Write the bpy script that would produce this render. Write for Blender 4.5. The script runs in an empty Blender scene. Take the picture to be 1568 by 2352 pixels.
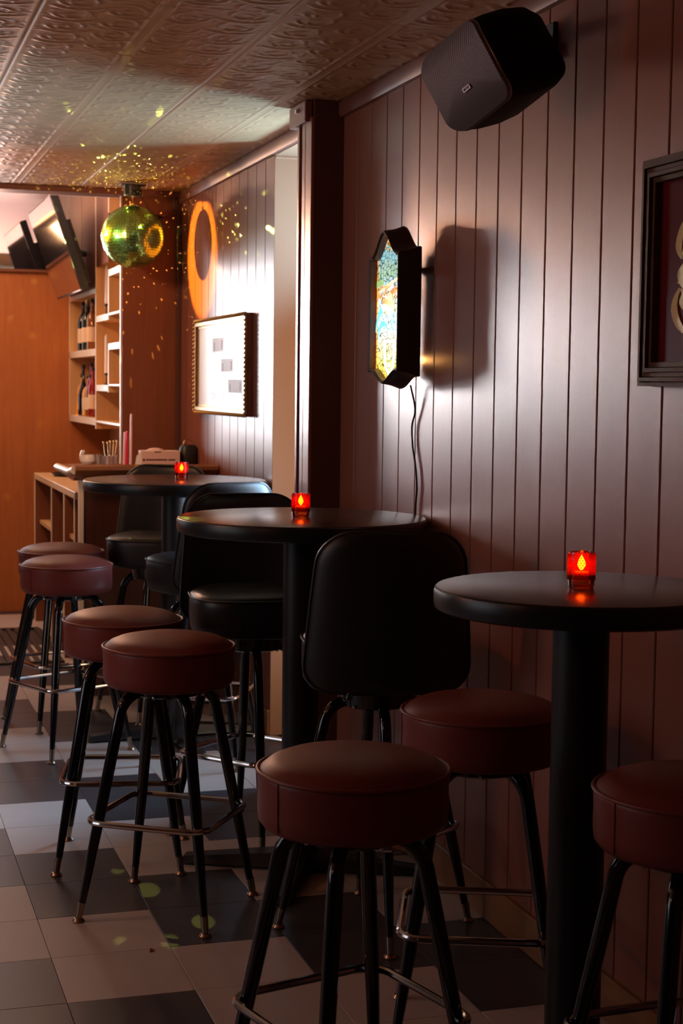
import bpy, math, random
import numpy as np
from mathutils import Vector, Matrix, Euler
PI = math.pi
random.seed(7)
C = bpy.context.scene.collection
scene = bpy.context.scene

# ------------------------------------------------------------------ camera
FPX, YAW, PITCH, ROLL, CAMZ = 3653.45, 0.302224, 0.078385, 0.012213, 1.44408
def camera():
    cy, sy, cp, sp = math.cos(YAW), math.sin(YAW), math.cos(PITCH), math.sin(PITCH)
    f = Vector((sy*cp, cy*cp, -sp)); r = Vector((cy, -sy, 0)); u = r.cross(f)
    c, s = math.cos(ROLL), math.sin(ROLL)
    r2 = c*r + s*u; u2 = -s*r + c*u
    m = Matrix.Identity(4)
    for i in range(3):
        m[i][0] = r2[i]; m[i][1] = u2[i]; m[i][2] = -f[i]
    m[2][3] = CAMZ
    cd = bpy.data.cameras.new('camera'); o = bpy.data.objects.new('camera', cd); C.objects.link(o)
    o.matrix_world = m
    cd.sensor_fit = 'VERTICAL'; cd.sensor_height = 36; cd.sensor_width = 24
    cd.lens = FPX/2352*36
    cd.clip_start = 0.05; cd.clip_end = 60
    cd.dof.use_dof = True; cd.dof.focus_distance = 3.9; cd.dof.aperture_fstop = 8
    scene.camera = o
camera()

# ------------------------------------------------------------------ world and lights
W = bpy.data.worlds.new('world'); scene.world = W; W.use_nodes = True
W.node_tree.nodes['Background'].inputs[0].default_value = (0.5, 0.55, 0.7, 1)
W.node_tree.nodes['Background'].inputs[1].default_value = 0.02
scene.view_settings.view_transform = 'Standard'
scene.view_settings.look = 'None'
scene.view_settings.exposure = 0.0
scene.view_settings.gamma = 1.0
scene.view_settings.use_curve_mapping = False
cy_ = scene.cycles
cy_.use_denoising = True
cy_.max_bounces = 8; cy_.diffuse_bounces = 4; cy_.glossy_bounces = 5; cy_.transmission_bounces = 6; cy_.transparent_max_bounces = 8
cy_.caustics_reflective = False; cy_.caustics_refractive = False
cy_.sample_clamp_indirect = 6

def area(name, loc, look, sx, sy, power, col, spread=180):
    d = bpy.data.lights.new(name, 'AREA'); d.shape = 'RECTANGLE'; d.size = sx; d.size_y = sy
    d.energy = power; d.color = col; d.spread = math.radians(spread)
    o = bpy.data.objects.new(name, d); C.objects.link(o); o.location = loc
    o.rotation_euler = (Vector(look) - Vector(loc)).to_track_quat('-Z', 'Y').to_euler()
    return o
def point(name, loc, power, col, r=0.03, parent=None):
    d = bpy.data.lights.new(name, 'POINT'); d.energy = power; d.color = col; d.shadow_soft_size = r
    o = bpy.data.objects.new(name, d); C.objects.link(o); o.location = loc
    if parent: o.parent = parent
    return o
COOL = (0.95, 0.95, 1.0)
# daylight through the street window in the end wall, behind the bar opening
area('daylight_window', (0.45, 10.1, 1.66), (1.66, 6.8, 1.62), 0.60, 1.05, 2.2, COOL, 36)
area('daylight_window_upper', (0.45, 10.1, 1.74), (1.66, 4.0, 1.56), 0.60, 0.44, 1.35, (1.0, 0.92, 0.90), 17)
# warm lamp over the bar that rakes along the panelling
area('warm_bar_wash', (0.78, 9.8, 2.30), (1.66, 4.2, 1.80), 0.16, 0.16, 2.4, (1.0, 0.48, 0.28), 40)
# daylight bounced up through the side opening on to the ceiling
area('recess_daylight', (2.20, 5.92, 1.86), (1.30, 5.90, 2.50), 0.22, 0.36, 19.0, (0.34, 0.68, 1.0), 120)
area('recess_door_daylight', (2.22, 5.90, 1.05), (-1.0, 5.2, 0.6), 0.40, 1.6, 32.0, (0.42, 0.70, 1.0), 100)
# daylight from the front windows on the far side of the room
area('daylight_side', (-3.0, 4.2, 1.5), (1.6, 3.6, 0.9), 1.4, 1.2, 0.9, (0.86, 0.90, 1.0), 180)
# daylight from the street window farther along the end wall
area('daylight_far_window', (-1.6, 10.1, 1.5), (0.9, 3.4, 0.8), 1.1, 1.2, 1.4, (0.88, 0.93, 1.0), 90)
# unseen warm points, added to brighten the ceiling and floor
point('warm_room_fill', (-1.3, 4.5, 1.80), 17, (1.0, 0.36, 0.15), 0.10)
point('warm_room_fill', (-1.5, 2.2, 1.80), 5, (1.0, 0.36, 0.15), 0.10)
area('recess_fill', (1.98, 5.60, 1.3), (1.85, 6.3, 1.3), 0.4, 2.0, 7.5, (1.0, 0.66, 0.42), 180)  # added to brighten the tan recess wall, hidden by the pillar
area('bar_end_fill', (0.3, 6.6, 2.25), (1.5, 8.2, 1.4), 0.2, 0.2, 5, (1.0, 0.50, 0.24), 95)  # added fill for the brown bar end panel, no fixture there
area('bar_ceiling_fill', (0.5, 9.3, 1.9), (0.6, 9.0, 2.7), 0.5, 0.8, 16, (1.0, 0.84, 0.82), 160)  # added fill standing in for light bounced on to the bar ceiling
area('warm_bar', (0.35, 9.1, 2.60), (1.0, 9.3, 0.9), 0.5, 0.8, 15, (1.0, 0.50, 0.20), 180)

# ------------------------------------------------------------------ materials
def mat(name, col, rough=0.5, metal=0.0, spec=0.5, coat=0.0, emit=None, es=0.0, alpha=1.0, trans=0.0, ior=1.45, noise=0.0, nscale=8.0, bump=0.0, bscale=120.0):
    m = bpy.data.materials.new(name); m.use_nodes = True
    nt = m.node_tree; b = nt.nodes['Principled BSDF']
    b.inputs['Base Color'].default_value = (*col, 1); b.inputs['Roughness'].default_value = rough
    b.inputs['Metallic'].default_value = metal; b.inputs['Specular IOR Level'].default_value = spec
    b.inputs['Coat Weight'].default_value = coat; b.inputs['IOR'].default_value = ior
    b.inputs['Transmission Weight'].default_value = trans; b.inputs['Alpha'].default_value = alpha
    if emit: b.inputs['Emission Color'].default_value = (*emit, 1); b.inputs['Emission Strength'].default_value = es
    tc = nt.nodes.new('ShaderNodeTexCoord')
    if noise > 0:
        n = nt.nodes.new('ShaderNodeTexNoise'); n.inputs['Scale'].default_value = nscale; n.inputs['Detail'].default_value = 5
        nt.links.new(tc.outputs['Object'], n.inputs['Vector'])
        mx = nt.nodes.new('ShaderNodeMix'); mx.data_type = 'RGBA'; mx.blend_type = 'MULTIPLY'
        mp = nt.nodes.new('ShaderNodeMapRange'); mp.inputs['To Min'].default_value = 1-noise; mp.inputs['To Max'].default_value = 1+noise*0.6
        nt.links.new(n.outputs['Fac'], mp.inputs['Value'])
        mx.inputs['Factor'].default_value = 1; mx.inputs['A'].default_value = (*col, 1)
        nt.links.new(mp.outputs['Result'], mx.inputs['B'])
        nt.links.new(mx.outputs['Result'], b.inputs['Base Color'])
    if bump > 0:
        n2 = nt.nodes.new('ShaderNodeTexNoise'); n2.inputs['Scale'].default_value = bscale; n2.inputs['Detail'].default_value = 3
        nt.links.new(tc.outputs['Object'], n2.inputs['Vector'])
        bp = nt.nodes.new('ShaderNodeBump'); bp.inputs['Strength'].default_value = bump; bp.inputs['Distance'].default_value = 0.002
        nt.links.new(n2.outputs['Fac'], bp.inputs['Height']); nt.links.new(bp.outputs['Normal'], b.inputs['Normal'])
    return m

def wood(name, c1, c2, rough=0.45, axis=2, scale=1.0, spec=0.5):
    m = bpy.data.materials.new(name); m.use_nodes = True
    nt = m.node_tree; b = nt.nodes['Principled BSDF']; b.inputs['Roughness'].default_value = rough
    b.inputs['Specular IOR Level'].default_value = spec
    tc = nt.nodes.new('ShaderNodeTexCoord'); mp = nt.nodes.new('ShaderNodeMapping')
    s = [14*scale]*3; s[axis] = 1.2*scale; mp.inputs['Scale'].default_value = s
    n = nt.nodes.new('ShaderNodeTexNoise'); n.inputs['Scale'].default_value = 1.6; n.inputs['Detail'].default_value = 7; n.inputs['Distortion'].default_value = 1.3
    cr = nt.nodes.new('ShaderNodeValToRGB'); cr.color_ramp.elements[0].color = (*c1, 1); cr.color_ramp.elements[1].color = (*c2, 1)
    cr.color_ramp.elements[0].position = 0.3; cr.color_ramp.elements[1].position = 0.7
    nt.links.new(tc.outputs['Object'], mp.inputs['Vector']); nt.links.new(mp.outputs['Vector'], n.inputs['Vector'])
    nt.links.new(n.outputs['Fac'], cr.inputs['Fac']); nt.links.new(cr.outputs['Color'], b.inputs['Base Color'])
    return m

WALLC = (0.29, 0.108, 0.074)
MT = dict(
    wall=mat('brown_satin_paint', WALLC, 0.33, spec=0.4, noise=0.05, nscale=3, bump=0.12, bscale=60),
    groove=mat('dark_groove_backing', (0.02, 0.01, 0.009), 0.8),
    pillar=mat('dark_brown_paint', (0.10, 0.038, 0.03), 0.45, noise=0.06),
    tan=mat('tan_recess_paint', (0.40, 0.22, 0.13), 0.6, noise=0.04),
    ceil=mat('bronze_embossed_tile', (0.50, 0.30, 0.160), 0.42, spec=0.6, noise=0.10, nscale=5),
    trim=mat('trim_paint', (0.20, 0.08, 0.055), 0.5),
    base=wood('oak_baseboard', (0.20, 0.09, 0.04), (0.30, 0.14, 0.06), 0.4, axis=1),
    light_tile=mat('cream_vinyl_tile', (0.56, 0.50, 0.47), 0.40, noise=0.10, nscale=6, bump=0.05, bscale=30),
    dark_tile=mat('charcoal_vinyl_tile', (0.060, 0.056, 0.064), 0.34, noise=0.12, nscale=6, bump=0.05, bscale=30),
    sub=mat('floor_screed', (0.03, 0.025, 0.02), 0.8),
    table=mat('black_table_laminate', (0.060, 0.026, 0.016), 0.25, spec=0.30, noise=0.05, bump=0.03, bscale=200),
    edge=mat('black_rubber_edge', (0.014, 0.014, 0.016), 0.33),
    iron=mat('black_powder_coat', (0.010, 0.010, 0.012), 0.42),
    gloss=mat('black_gloss_enamel', (0.005, 0.005, 0.007), 0.13, coat=0.4),
    chrome=mat('chrome', (0.62, 0.60, 0.60), 0.14, metal=1.0),
    brass=mat('worn_brass', (0.36, 0.29, 0.23), 0.3, metal=1.0),
    ox=mat('oxblood_vinyl', (0.21, 0.045, 0.035), 0.42, spec=0.35, bump=0.12, bscale=260),
    blk=mat('black_vinyl', (0.013, 0.012, 0.014), 0.40, bump=0.12, bscale=260),
    candle_wax=mat('lit_wax', (0.9, 0.5, 0.3), 0.6, emit=(1.0, 0.12, 0.02), es=0.2),
    flame=mat('candle_flame', (1, 0.8, 0.3), 0.5, emit=(1.0, 0.72, 0.25), es=60),
    lampframe=mat('dark_lamp_moulding', (0.030, 0.014, 0.009), 0.30),
    lampin=mat('lamp_inner_reveal', (0.14, 0.03, 0.012), 0.35),
    cord=mat('black_cord', (0.012, 0.010, 0.012), 0.4),
    spk=mat('black_speaker_shell', (0.005, 0.005, 0.006), 0.6, spec=0.2),
    rimmetal=mat('highlight_grey_rim', (0.30, 0.29, 0.31), 0.3, metal=0.9),  # grey chosen to put the edge highlight into the rim
    badge=mat('brushed_badge', (0.55, 0.48, 0.50), 0.35, metal=0.7),
    badgeink=mat('badge_letters', (0.12, 0.08, 0.09), 0.5),
    goldframe=mat('antique_gold', (0.55, 0.36, 0.14), 0.38, metal=0.6, noise=0.2, nscale=60),
    frameside=wood('frame_mahogany', (0.16, 0.05, 0.02), (0.24, 0.08, 0.035), 0.4),
    darkframe=wood('walnut_sign_frame', (0.085, 0.040, 0.026), (0.13, 0.066, 0.042), 0.65, axis=1, spec=0.05),
    paper=mat('white_print_paper', (0.86, 0.86, 0.88), 0.35),
    ink=mat('grey_ink', (0.06, 0.05, 0.075), 0.6),
    inkl=mat('pale_grey_ink', (0.24, 0.23, 0.27), 0.6, noise=0.15, nscale=30),
    inkr=mat('plum_ink', (0.14, 0.05, 0.08), 0.6),
    maroon=mat('maroon_sign_panel', (0.150, 0.010, 0.016), 0.28, coat=0.12, spec=0.3),
    goldleaf=mat('pale_gold_leaf', (0.80, 0.58, 0.24), 0.42, metal=0.15, noise=0.14, nscale=50),
    darksign=mat('sign_letter_dark', (0.03, 0.012, 0.02), 0.3),
    ply=wood('warm_plywood', (0.62, 0.36, 0.15), (0.74, 0.46, 0.22), 0.5),
    plyedge=mat('pale_plywood_edge', (0.88, 0.74, 0.58), 0.4),
    orange=wood('orange_stained_panel', (0.42, 0.125, 0.030), (0.52, 0.165, 0.042), 0.5),
    brownply=wood('brown_stained_panel', (0.17, 0.050, 0.020), (0.22, 0.070, 0.028), 0.5),
    darkply=wood('dark_bar_panel', (0.075, 0.022, 0.012), (0.10, 0.032, 0.016), 0.45),
    bartop=wood('bar_top_wood', (0.24, 0.09, 0.038), (0.32, 0.13, 0.06), 0.25, axis=0),
    counter=wood('pale_counter_wood', (0.62, 0.38, 0.18), (0.74, 0.50, 0.27), 0.4, axis=1),
    white=mat('white_plaster_paint', (0.86, 0.72, 0.68), 0.35),
    mirror=mat('mirror_glass', (0.90, 0.86, 0.86), 0.03, metal=1.0),
    facet=mat('spot_green_facet', (0.52, 0.95, 0.30), 0.17, metal=1.0),  # green of the spotlight is put into the facet colour
    grout=mat('ball_core', (0.08, 0.08, 0.06), 0.5),
    screen=mat('television_screen_glass', (0.012, 0.010, 0.012), 0.06, spec=1.0, coat=1.0, ior=1.8),
    tvshell=mat('television_shell', (0.02, 0.022, 0.026), 0.4),
    halo=mat('amber_light_ring', (1, 0.5, 0.1), 0.5, emit=(1.0, 0.36, 0.04), es=9),
    disc=mat('dark_disc_plate', (0.16, 0.085, 0.07), 0.45),
    card=mat('pink_white_cardboard', (0.74, 0.55, 0.52), 0.7),
    cardink=mat('box_print', (0.10, 0.035, 0.05), 0.7),
    cup=mat('pewter_cup', (0.60, 0.60, 0.62), 0.3, metal=0.8),
    goldmetal=mat('gold_metal', (0.85, 0.62, 0.26), 0.22, metal=1.0),
    whiteglass=mat('white_porcelain', (0.80, 0.80, 0.84), 0.2),
    redplastic=mat('red_plastic', (0.75, 0.02, 0.10), 0.3),
    pinkplastic=mat('pink_plastic', (0.90, 0.62, 0.68), 0.3),
    mat_rubber=mat('black_rubber_mat', (0.045, 0.035, 0.028), 0.45),
    warmlamp=mat('warm_strip', (1, 0.6, 0.2), 0.5, emit=(1.0, 0.42, 0.10), es=7),
    label=mat('cream_label', (0.85, 0.62, 0.42), 0.6),
    capblack=mat('black_cap', (0.02, 0.02, 0.02), 0.4),
    leaf=mat('dried_red_petal', (0.35, 0.04, 0.03), 0.6),
)
def bottleglass(name, col, rough=0.08):
    return mat(name, col, rough, coat=0.6, spec=0.7)
BG = [bottleglass('amber_bottle', (0.30, 0.10, 0.015)), bottleglass('green_bottle', (0.02, 0.04, 0.02)), bottleglass('clear_warm_bottle', (0.45, 0.28, 0.14)),
      bottleglass('red_bottle', (0.32, 0.015, 0.02)), bottleglass('black_bottle', (0.01, 0.01, 0.015)), bottleglass('gold_liquor', (0.75, 0.38, 0.06))]

def red_glass():
    m = bpy.data.materials.new('red_pressed_glass'); m.use_nodes = True; nt = m.node_tree; nt.nodes.clear()
    out = nt.nodes.new('ShaderNodeOutputMaterial')
    tr = nt.nodes.new('ShaderNodeBsdfTransparent'); tr.inputs[0].default_value = (0.95, 0.36, 0.10, 1)
    tl = nt.nodes.new('ShaderNodeBsdfTranslucent'); tl.inputs[0].default_value = (0.5, 0.005, 0.005, 1)
    gl = nt.nodes.new('ShaderNodeBsdfGlossy'); gl.inputs[0].default_value = (1, 0.8, 0.8, 1); gl.inputs['Roughness'].default_value = 0.06
    m1 = nt.nodes.new('ShaderNodeMixShader'); m1.inputs[0].default_value = 0.35
    m2 = nt.nodes.new('ShaderNodeMixShader')
    lw = nt.nodes.new('ShaderNodeLayerWeight'); lw.inputs[0].default_value = 0.35
    nt.links.new(tr.outputs[0], m1.inputs[1]); nt.links.new(tl.outputs[0], m1.inputs[2])
    nt.links.new(lw.outputs['Fresnel'], m2.inputs[0]); nt.links.new(m1.outputs[0], m2.inputs[1]); nt.links.new(gl.outputs[0], m2.inputs[2])
    nt.links.new(m2.outputs[0], out.inputs[0])
    return m
MT['redglass'] = red_glass()

def grille_mat():
    m = mat('speaker_grille_mesh', (0.055, 0.05, 0.055), 0.42, metal=0.4); nt = m.node_tree; b = nt.nodes['Principled BSDF']
    tc = nt.nodes.new('ShaderNodeTexCoord'); mp = nt.nodes.new('ShaderNodeMapping'); mp.inputs['Scale'].default_value = (430, 430, 430)
    w1 = nt.nodes.new('ShaderNodeTexVoronoi'); w1.inputs['Scale'].default_value = 1.0; w1.inputs['Randomness'].default_value = 0.0
    nt.links.new(tc.outputs['Object'], mp.inputs['Vector']); nt.links.new(mp.outputs['Vector'], w1.inputs['Vector'])
    cr = nt.nodes.new('ShaderNodeValToRGB'); cr.color_ramp.elements[0].position = 0.34; cr.color_ramp.elements[1].position = 0.46
    cr.color_ramp.elements[0].color = (0.002, 0.002, 0.002, 1); cr.color_ramp.elements[1].color = (0.28, 0.26, 0.27, 1)
    nt.links.new(w1.outputs['Distance'], cr.inputs['Fac']); nt.links.new(cr.outputs['Color'], b.inputs['Base Color'])
    bp = nt.nodes.new('ShaderNodeBump'); bp.inputs['Strength'].default_value = 0.6; bp.inputs['Distance'].default_value = 0.001
    nt.links.new(w1.outputs['Distance'], bp.inputs['Height']); nt.links.new(bp.outputs['Normal'], b.inputs['Normal'])
    return m
MT['grille'] = grille_mat()

# ------------------------------------------------------------------ mesh helpers
class M:
    def __init__(s): s.v = []; s.f = []
    def add(s, vs, fs):
        k = len(s.v); s.v += [tuple(map(float, q)) for q in vs]; s.f += [tuple(i+k for i in f) for f in fs]; return s
    def box(s, x0, x1, y0, y1, z0, z1, bev=0.0):
        if x0 > x1: x0, x1 = x1, x0
        if y0 > y1: y0, y1 = y1, y0
        if z0 > z1: z0, z1 = z1, z0
        if bev <= 0:
            return s.add([(x0,y0,z0),(x1,y0,z0),(x1,y1,z0),(x0,y1,z0),(x0,y0,z1),(x1,y0,z1),(x1,y1,z1),(x0,y1,z1)],
                  [(0,3,2,1),(4,5,6,7),(0,1,5,4),(1,2,6,5),(2,3,7,6),(3,0,4,7)])
        b = min(bev, (x1-x0)/2.01, (y1-y0)/2.01, (z1-z0)/2.01)
        vs = []; idx = {}
        for i, (sx) in enumerate((0, 1)):
            for sy in (0, 1):
                for sz in (0, 1):
                    X = (x0, x1)[sx]; Y = (y0, y1)[sy]; Z = (z0, z1)[sz]
                    dx = b if sx == 0 else -b; dy = b if sy == 0 else -b; dz = b if sz == 0 else -b
                    idx[(sx, sy, sz, 0)] = len(vs); vs.append((X, Y+dy, Z+dz))
                    idx[(sx, sy, sz, 1)] = len(vs); vs.append((X+dx, Y, Z+dz))
                    idx[(sx, sy, sz, 2)] = len(vs); vs.append((X+dx, Y+dy, Z))
        fs = []
        for a in (0, 1):
            fs.append([idx[(a,0,0,0)], idx[(a,1,0,0)], idx[(a,1,1,0)], idx[(a,0,1,0)]])
            fs.append([idx[(0,a,0,1)], idx[(1,a,0,1)], idx[(1,a,1,1)], idx[(0,a,1,1)]])
            fs.append([idx[(0,0,a,2)], idx[(1,0,a,2)], idx[(1,1,a,2)], idx[(0,1,a,2)]])
        for a in (0, 1):
            for c in (0, 1):
                fs.append([idx[(a,c,0,0)], idx[(a,c,1,0)], idx[(a,c,1,1)], idx[(a,c,0,1)]])
                fs.append([idx[(a,0,c,0)], idx[(a,1,c,0)], idx[(a,1,c,2)], idx[(a,0,c,2)]])
                fs.append([idx[(0,a,c,1)], idx[(1,a,c,1)], idx[(1,a,c,2)], idx[(0,a,c,2)]])
                for e in (0, 1):
                    fs.append([idx[(a,c,e,0)], idx[(a,c,e,1)], idx[(a,c,e,2)]])
        cen = Vector(((x0+x1)/2, (y0+y1)/2, (z0+z1)/2))
        out = []
        for f in fs:
            p = [Vector(vs[i]) for i in f]; n = (p[1]-p[0]).cross(p[2]-p[0])
            if n.dot(sum(p, Vector())/len(p) - cen) < 0: f = f[::-1]
            out.append(tuple(f))
        return s.add(vs, out)
    def lathe(s, prof, n=48, sq=2.0, cx=0, cy=0, shape=None):
        # prof: list of (r,z); sq>2 gives a squarer plan
        vs = []; fs = []
        for r, z in prof:
            for k in range(n):
                a = 2*PI*k/n; c, d = math.cos(a), math.sin(a)
                q = 1.0 if sq == 2 else (abs(c)**sq + abs(d)**sq)**(-1/sq)
                vs.append((cx+r*q*c, cy+r*q*d, z))
        for i in range(len(prof)-1):
            for k in range(n):
                a = i*n+k; b = i*n+(k+1) % n
                fs.append((a, b, b+n, a+n))
        if prof[0][0] > 1e-6: fs.append(tuple(range(n-1, -1, -1)))
        if prof[-1][0] > 1e-6: fs.append(tuple((len(prof)-1)*n+k for k in range(n)))
        return s.add(vs, fs)
    def tube(s, pts, rad, n=10, closed=False, caps=True):
        P = [Vector(p) for p in pts]; N = len(P)
        R = rad if isinstance(rad, (list, tuple)) else [rad]*N
        vs = []; fs = []; up = None
        for i in range(N):
            a = P[(i-1) % N] if (closed or i > 0) else P[i]; b = P[(i+1) % N] if (closed or i < N-1) else P[i]
            t = (b-a).normalized()
            if up is None:
                up = Vector((0, 0, 1)) if abs(t.z) < 0.9 else Vector((1, 0, 0))
            side = t.cross(up).normalized(); up = side.cross(t).normalized()
            for k in range(n):
                w = 2*PI*k/n; vs.append(P[i] + R[i]*(math.cos(w)*side + math.sin(w)*up))
        m = N if closed else N-1
        for i in range(m):
            for k in range(n):
                a = i*n+k; b = i*n+(k+1) % n; c = ((i+1) % N)*n+(k+1) % n; d = ((i+1) % N)*n+k
                fs.append((a, d, c, b))
        if caps and not closed:
            fs.append(tuple(range(n))); fs.append(tuple((N-1)*n+k for k in range(n-1, -1, -1)))
        return s.add(vs, fs)
    def cyl(s, a, b, r0, r1=None, n=16):
        return s.tube([a, b], [r0, r0 if r1 is None else r1], n)
    def prism(s, poly, axis, a, b):
        # polygon of (u,v) extruded along axis: axis 'x' -> (u=y,v=z), 'y' -> (u=x,v=z), 'z' -> (u=x,v=y)
        n = len(poly)
        def mk(u, v, w): return {'x': (w, u, v), 'y': (u, w, v), 'z': (u, v, w)}[axis]
        vs = [mk(u, v, a) for u, v in poly] + [mk(u, v, b) for u, v in poly]
        fs = [tuple(range(n)), tuple(range(2*n-1, n-1, -1))] + [((k+1) % n, k, n+k, n+(k+1) % n) for k in range(n)]
        return s.add(vs, fs)
    def sphere(s, c, r, n=16, m=10, sz=1.0):
        prof = [(max(r*math.sin(PI*i/m), 0.0), c[2]-r*sz*math.cos(PI*i/m)) for i in range(m+1)]
        prof[0] = (0.0, prof[0][1]); prof[-1] = (0.0, prof[-1][1])
        return s.lathe(prof, n, cx=c[0], cy=c[1])
    def rot(s, mtx):
        s.v = [tuple(mtx @ Vector(v)) for v in s.v]; return s

def mesh(name, m, material, smooth=35):
    me = bpy.data.meshes.new(name); me.from_pydata(m.v, [], m.f); me.update()
    me.materials.append(material)
    if smooth:
        me.polygons.foreach_set('use_smooth', [True]*len(me.polygons))
        import bmesh
        bm = bmesh.new(); bm.from_mesh(me); bmesh.ops.remove_doubles(bm, verts=bm.verts, dist=1e-6)
        bmesh.ops.recalc_face_normals(bm, faces=bm.faces)
        lim = math.radians(smooth)
        for e in bm.edges:
            if len(e.link_faces) == 2: e.smooth = e.calc_face_angle(0) < lim
        bm.to_mesh(me); bm.free()
    return me
def obj(name, m, material, parent=None, smooth=35, loc=None, rot=None, label=None):
    me = m if isinstance(m, bpy.types.Mesh) else mesh(name, m, material, smooth)
    o = bpy.data.objects.new(name, me); C.objects.link(o)
    if parent: o.parent = parent
    if loc: o.location = loc
    if rot: o.rotation_euler = rot
    if label: o['label'] = label
    return o
def thing(name, label, cat, loc=(0, 0, 0), rotz=0, group=None):
    o = bpy.data.objects.new(name, None); C.objects.link(o); o.empty_display_size = 0.05
    o.location = loc; o.rotation_euler = (0, 0, rotz); o['label'] = label; o['category'] = cat
    if group: o['group'] = group
    return o
def tag(o, label, cat, group=None):
    o['label'] = label; o['category'] = cat
    if group: o['group'] = group
    return o
def struct(name, m, material, smooth=35):
    o = obj(name, m, material, None, smooth); o['kind'] = 'structure'; return o
def copy_tree(o, parent=None):
    c = o.copy(); C.objects.link(c)
    if parent: c.parent = parent
    for ch in o.children: copy_tree(ch, c)
    return c

# ------------------------------------------------------------------ setting
XW = 1.661; ZC = 2.4327; YE = 8.16; T = 0.305
OX, OY = 0.47854, 4.8604
# floor slab and tiles
fl = struct('floor', M().box(-3.3, 2.3, -2.2, 12.9, -0.12, -0.006), MT['sub'], 0)
tile_me = {k: mesh('tile', M().box(0.0006, T-0.0006, 0.0006, T-0.0006, -0.006, 0, 0.0008), MT[k], 0) for k in ('light_tile', 'dark_tile')}
stuffL, stuffD = M(), M()
for c in range(-13, 4):
    for k in range(-19, 23):
        x = OX+T*c; y = OY-T*(k+1)
        dark = ((k-c) % 4) in (0, 1)
        if c >= -2 and -17 <= k <= 11 and x < XW:
            obj('floor_tile', tile_me['dark_tile' if dark else 'light_tile'], None, fl, loc=(x, y, 0))
        elif x < XW + 0.3:
            (stuffD if dark else stuffL).box(x+.0006, x+T-.0006, y+.0006, y+T-.0006, -0.006, 0)
for nm, s_, k_ in (('pale_floor_tiles', stuffL, 'light_tile'), ('dark_floor_tiles', stuffD, 'dark_tile')):
    o = obj(nm, s_, MT[k_], fl, 0); o['kind'] = 'stuff'

# ceiling: embossed metal tiles
def ceiling_tile_mesh():
    TX, TY = 0.6356, 0.6625; n = 132
    rng = np.random.RandomState(11)
    u = np.linspace(0, TX, n+1); v = np.linspace(0, TY, n+1)
    U, V = np.meshgrid(u, v, indexing='ij')
    Uh = np.where(U > TX/2, TX-U, U)      # mirrored about the middle rib
    Z = np.zeros_like(U)
    def arc(cx, cy, r, a0, a1, w, h, spiral=0.0):
        dx = Uh-cx; dy = V-cy; a = np.arctan2(dy, dx); d = np.hypot(dx, dy)
        for off in (0, 2*PI, -2*PI):
            aa = a+off; t = (aa-a0)/(a1-a0)
            ok = (t > 0) & (t < 1)
            rr = r*(1-spiral*t); h_ = h*0.55
            taper = np.clip(np.minimum(t, 1-t)*5, 0, 1)
            zz = h_*np.exp(-((d-rr)/w)**2)*taper
            Z[ok] = np.maximum(Z[ok], zz[ok])
    for cy in np.arange(0.04, TY, 0.145):
        for cx, s in ((0.085, 1), (0.225, -1)):
            q = cy + (0.07 if s < 0 else 0)
            arc(cx, q, 0.062, -0.4*PI, 1.15*PI, 0.007, 0.0052, 0.35)
            arc(cx+0.012, q+0.012, 0.034, 0.2*PI, 1.7*PI, 0.006, 0.0044, 0.5)
            arc(cx, q, 0.100, 0.1*PI*s, 0.1*PI*s+0.7*PI, 0.008, 0.0046, 0.2)
    for _ in range(46):
        a = rng.uniform(-PI, PI)
        arc(rng.uniform(0, TX/2), rng.uniform(0, TY), rng.uniform(0.03, 0.13), a, a+rng.uniform(0.5, 1.3), rng.uniform(0.003, 0.006), rng.uniform(0.002, 0.004), rng.uniform(-.2, .4))
    # small dimples
    for _ in range(60):
        cx, cy = rng.uniform(0.01, TX/2), rng.uniform(0.01, TY)
        Z = np.maximum(Z, 0.0015*np.exp(-(((Uh-cx)/0.012)**2+((V-cy)/0.005)**2)))
    # central rib and plain border
    Z = np.where(np.abs(U-TX/2) < 0.022, 0.0026, Z)
    Z = np.where(np.abs(U-TX/2) < 0.013, 0.0012, Z)
    bd = np.minimum(np.minimum(U, TX-U), np.minimum(V, TY-V)+0.006)
    Z = np.where(bd < 0.016, 0.0008, Z)
    Z = np.where(bd < 0.0022, -0.003, Z)
    m = M()
    m.v = [(float(a), float(b), float(-c)) for a, b, c in zip(U.ravel(), V.ravel(), Z.ravel())]
    N = n+1
    m.f = [(i*N+j, i*N+j+1, (i+1)*N+j+1, (i+1)*N+j) for i in range(n) for j in range(n)]
    me = bpy.data.meshes.new('ceiling_tile'); me.from_pydata(m.v, [], m.f); me.update(); me.materials.append(MT['ceil'])
    me.polygons.foreach_set('use_smooth', [True]*len(me.polygons))
    return me, TX, TY
ce = struct('ceiling', M().box(-3.3, 2.3, -2.2, YE, ZC+0.004, ZC+0.1), MT['ceil'], 0)
ctm, TX, TY = ceiling_tile_mesh()
for i in range(-6, 2):
    for j in range(-5, 6):
        x = 0.4999+TX*i; y = 4.19+TY*j
        if y < 1.0 and x < -1.4 or x > 1.3 or y < 0.2: continue
        obj('ceiling_tile', ctm, None, ce, loc=(x, y, ZC))
# bar-side ceiling (higher, pale) and drop edge
struct('ceiling_bar', M().box(-3.3, 2.3, YE+0.12, 12.9, 2.76, 2.86), MT['white'], 0)
struct('trim_header', M().box(-3.3, XW, YE-0.005, YE+0.12, 2.404, 2.86, 0.003), MT['pillar'])
struct('wall_bar_header', M().box(-3.3, 1.60, YE+0.121, YE+0.135, 2.404, 2.76, 0), MT['white'], 0)
h2 = struct('trim_header_bead', M().box(-3.3, XW, YE-0.03, YE-0.006, 2.404, 2.4325, 0.004), MT['trim'])

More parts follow.
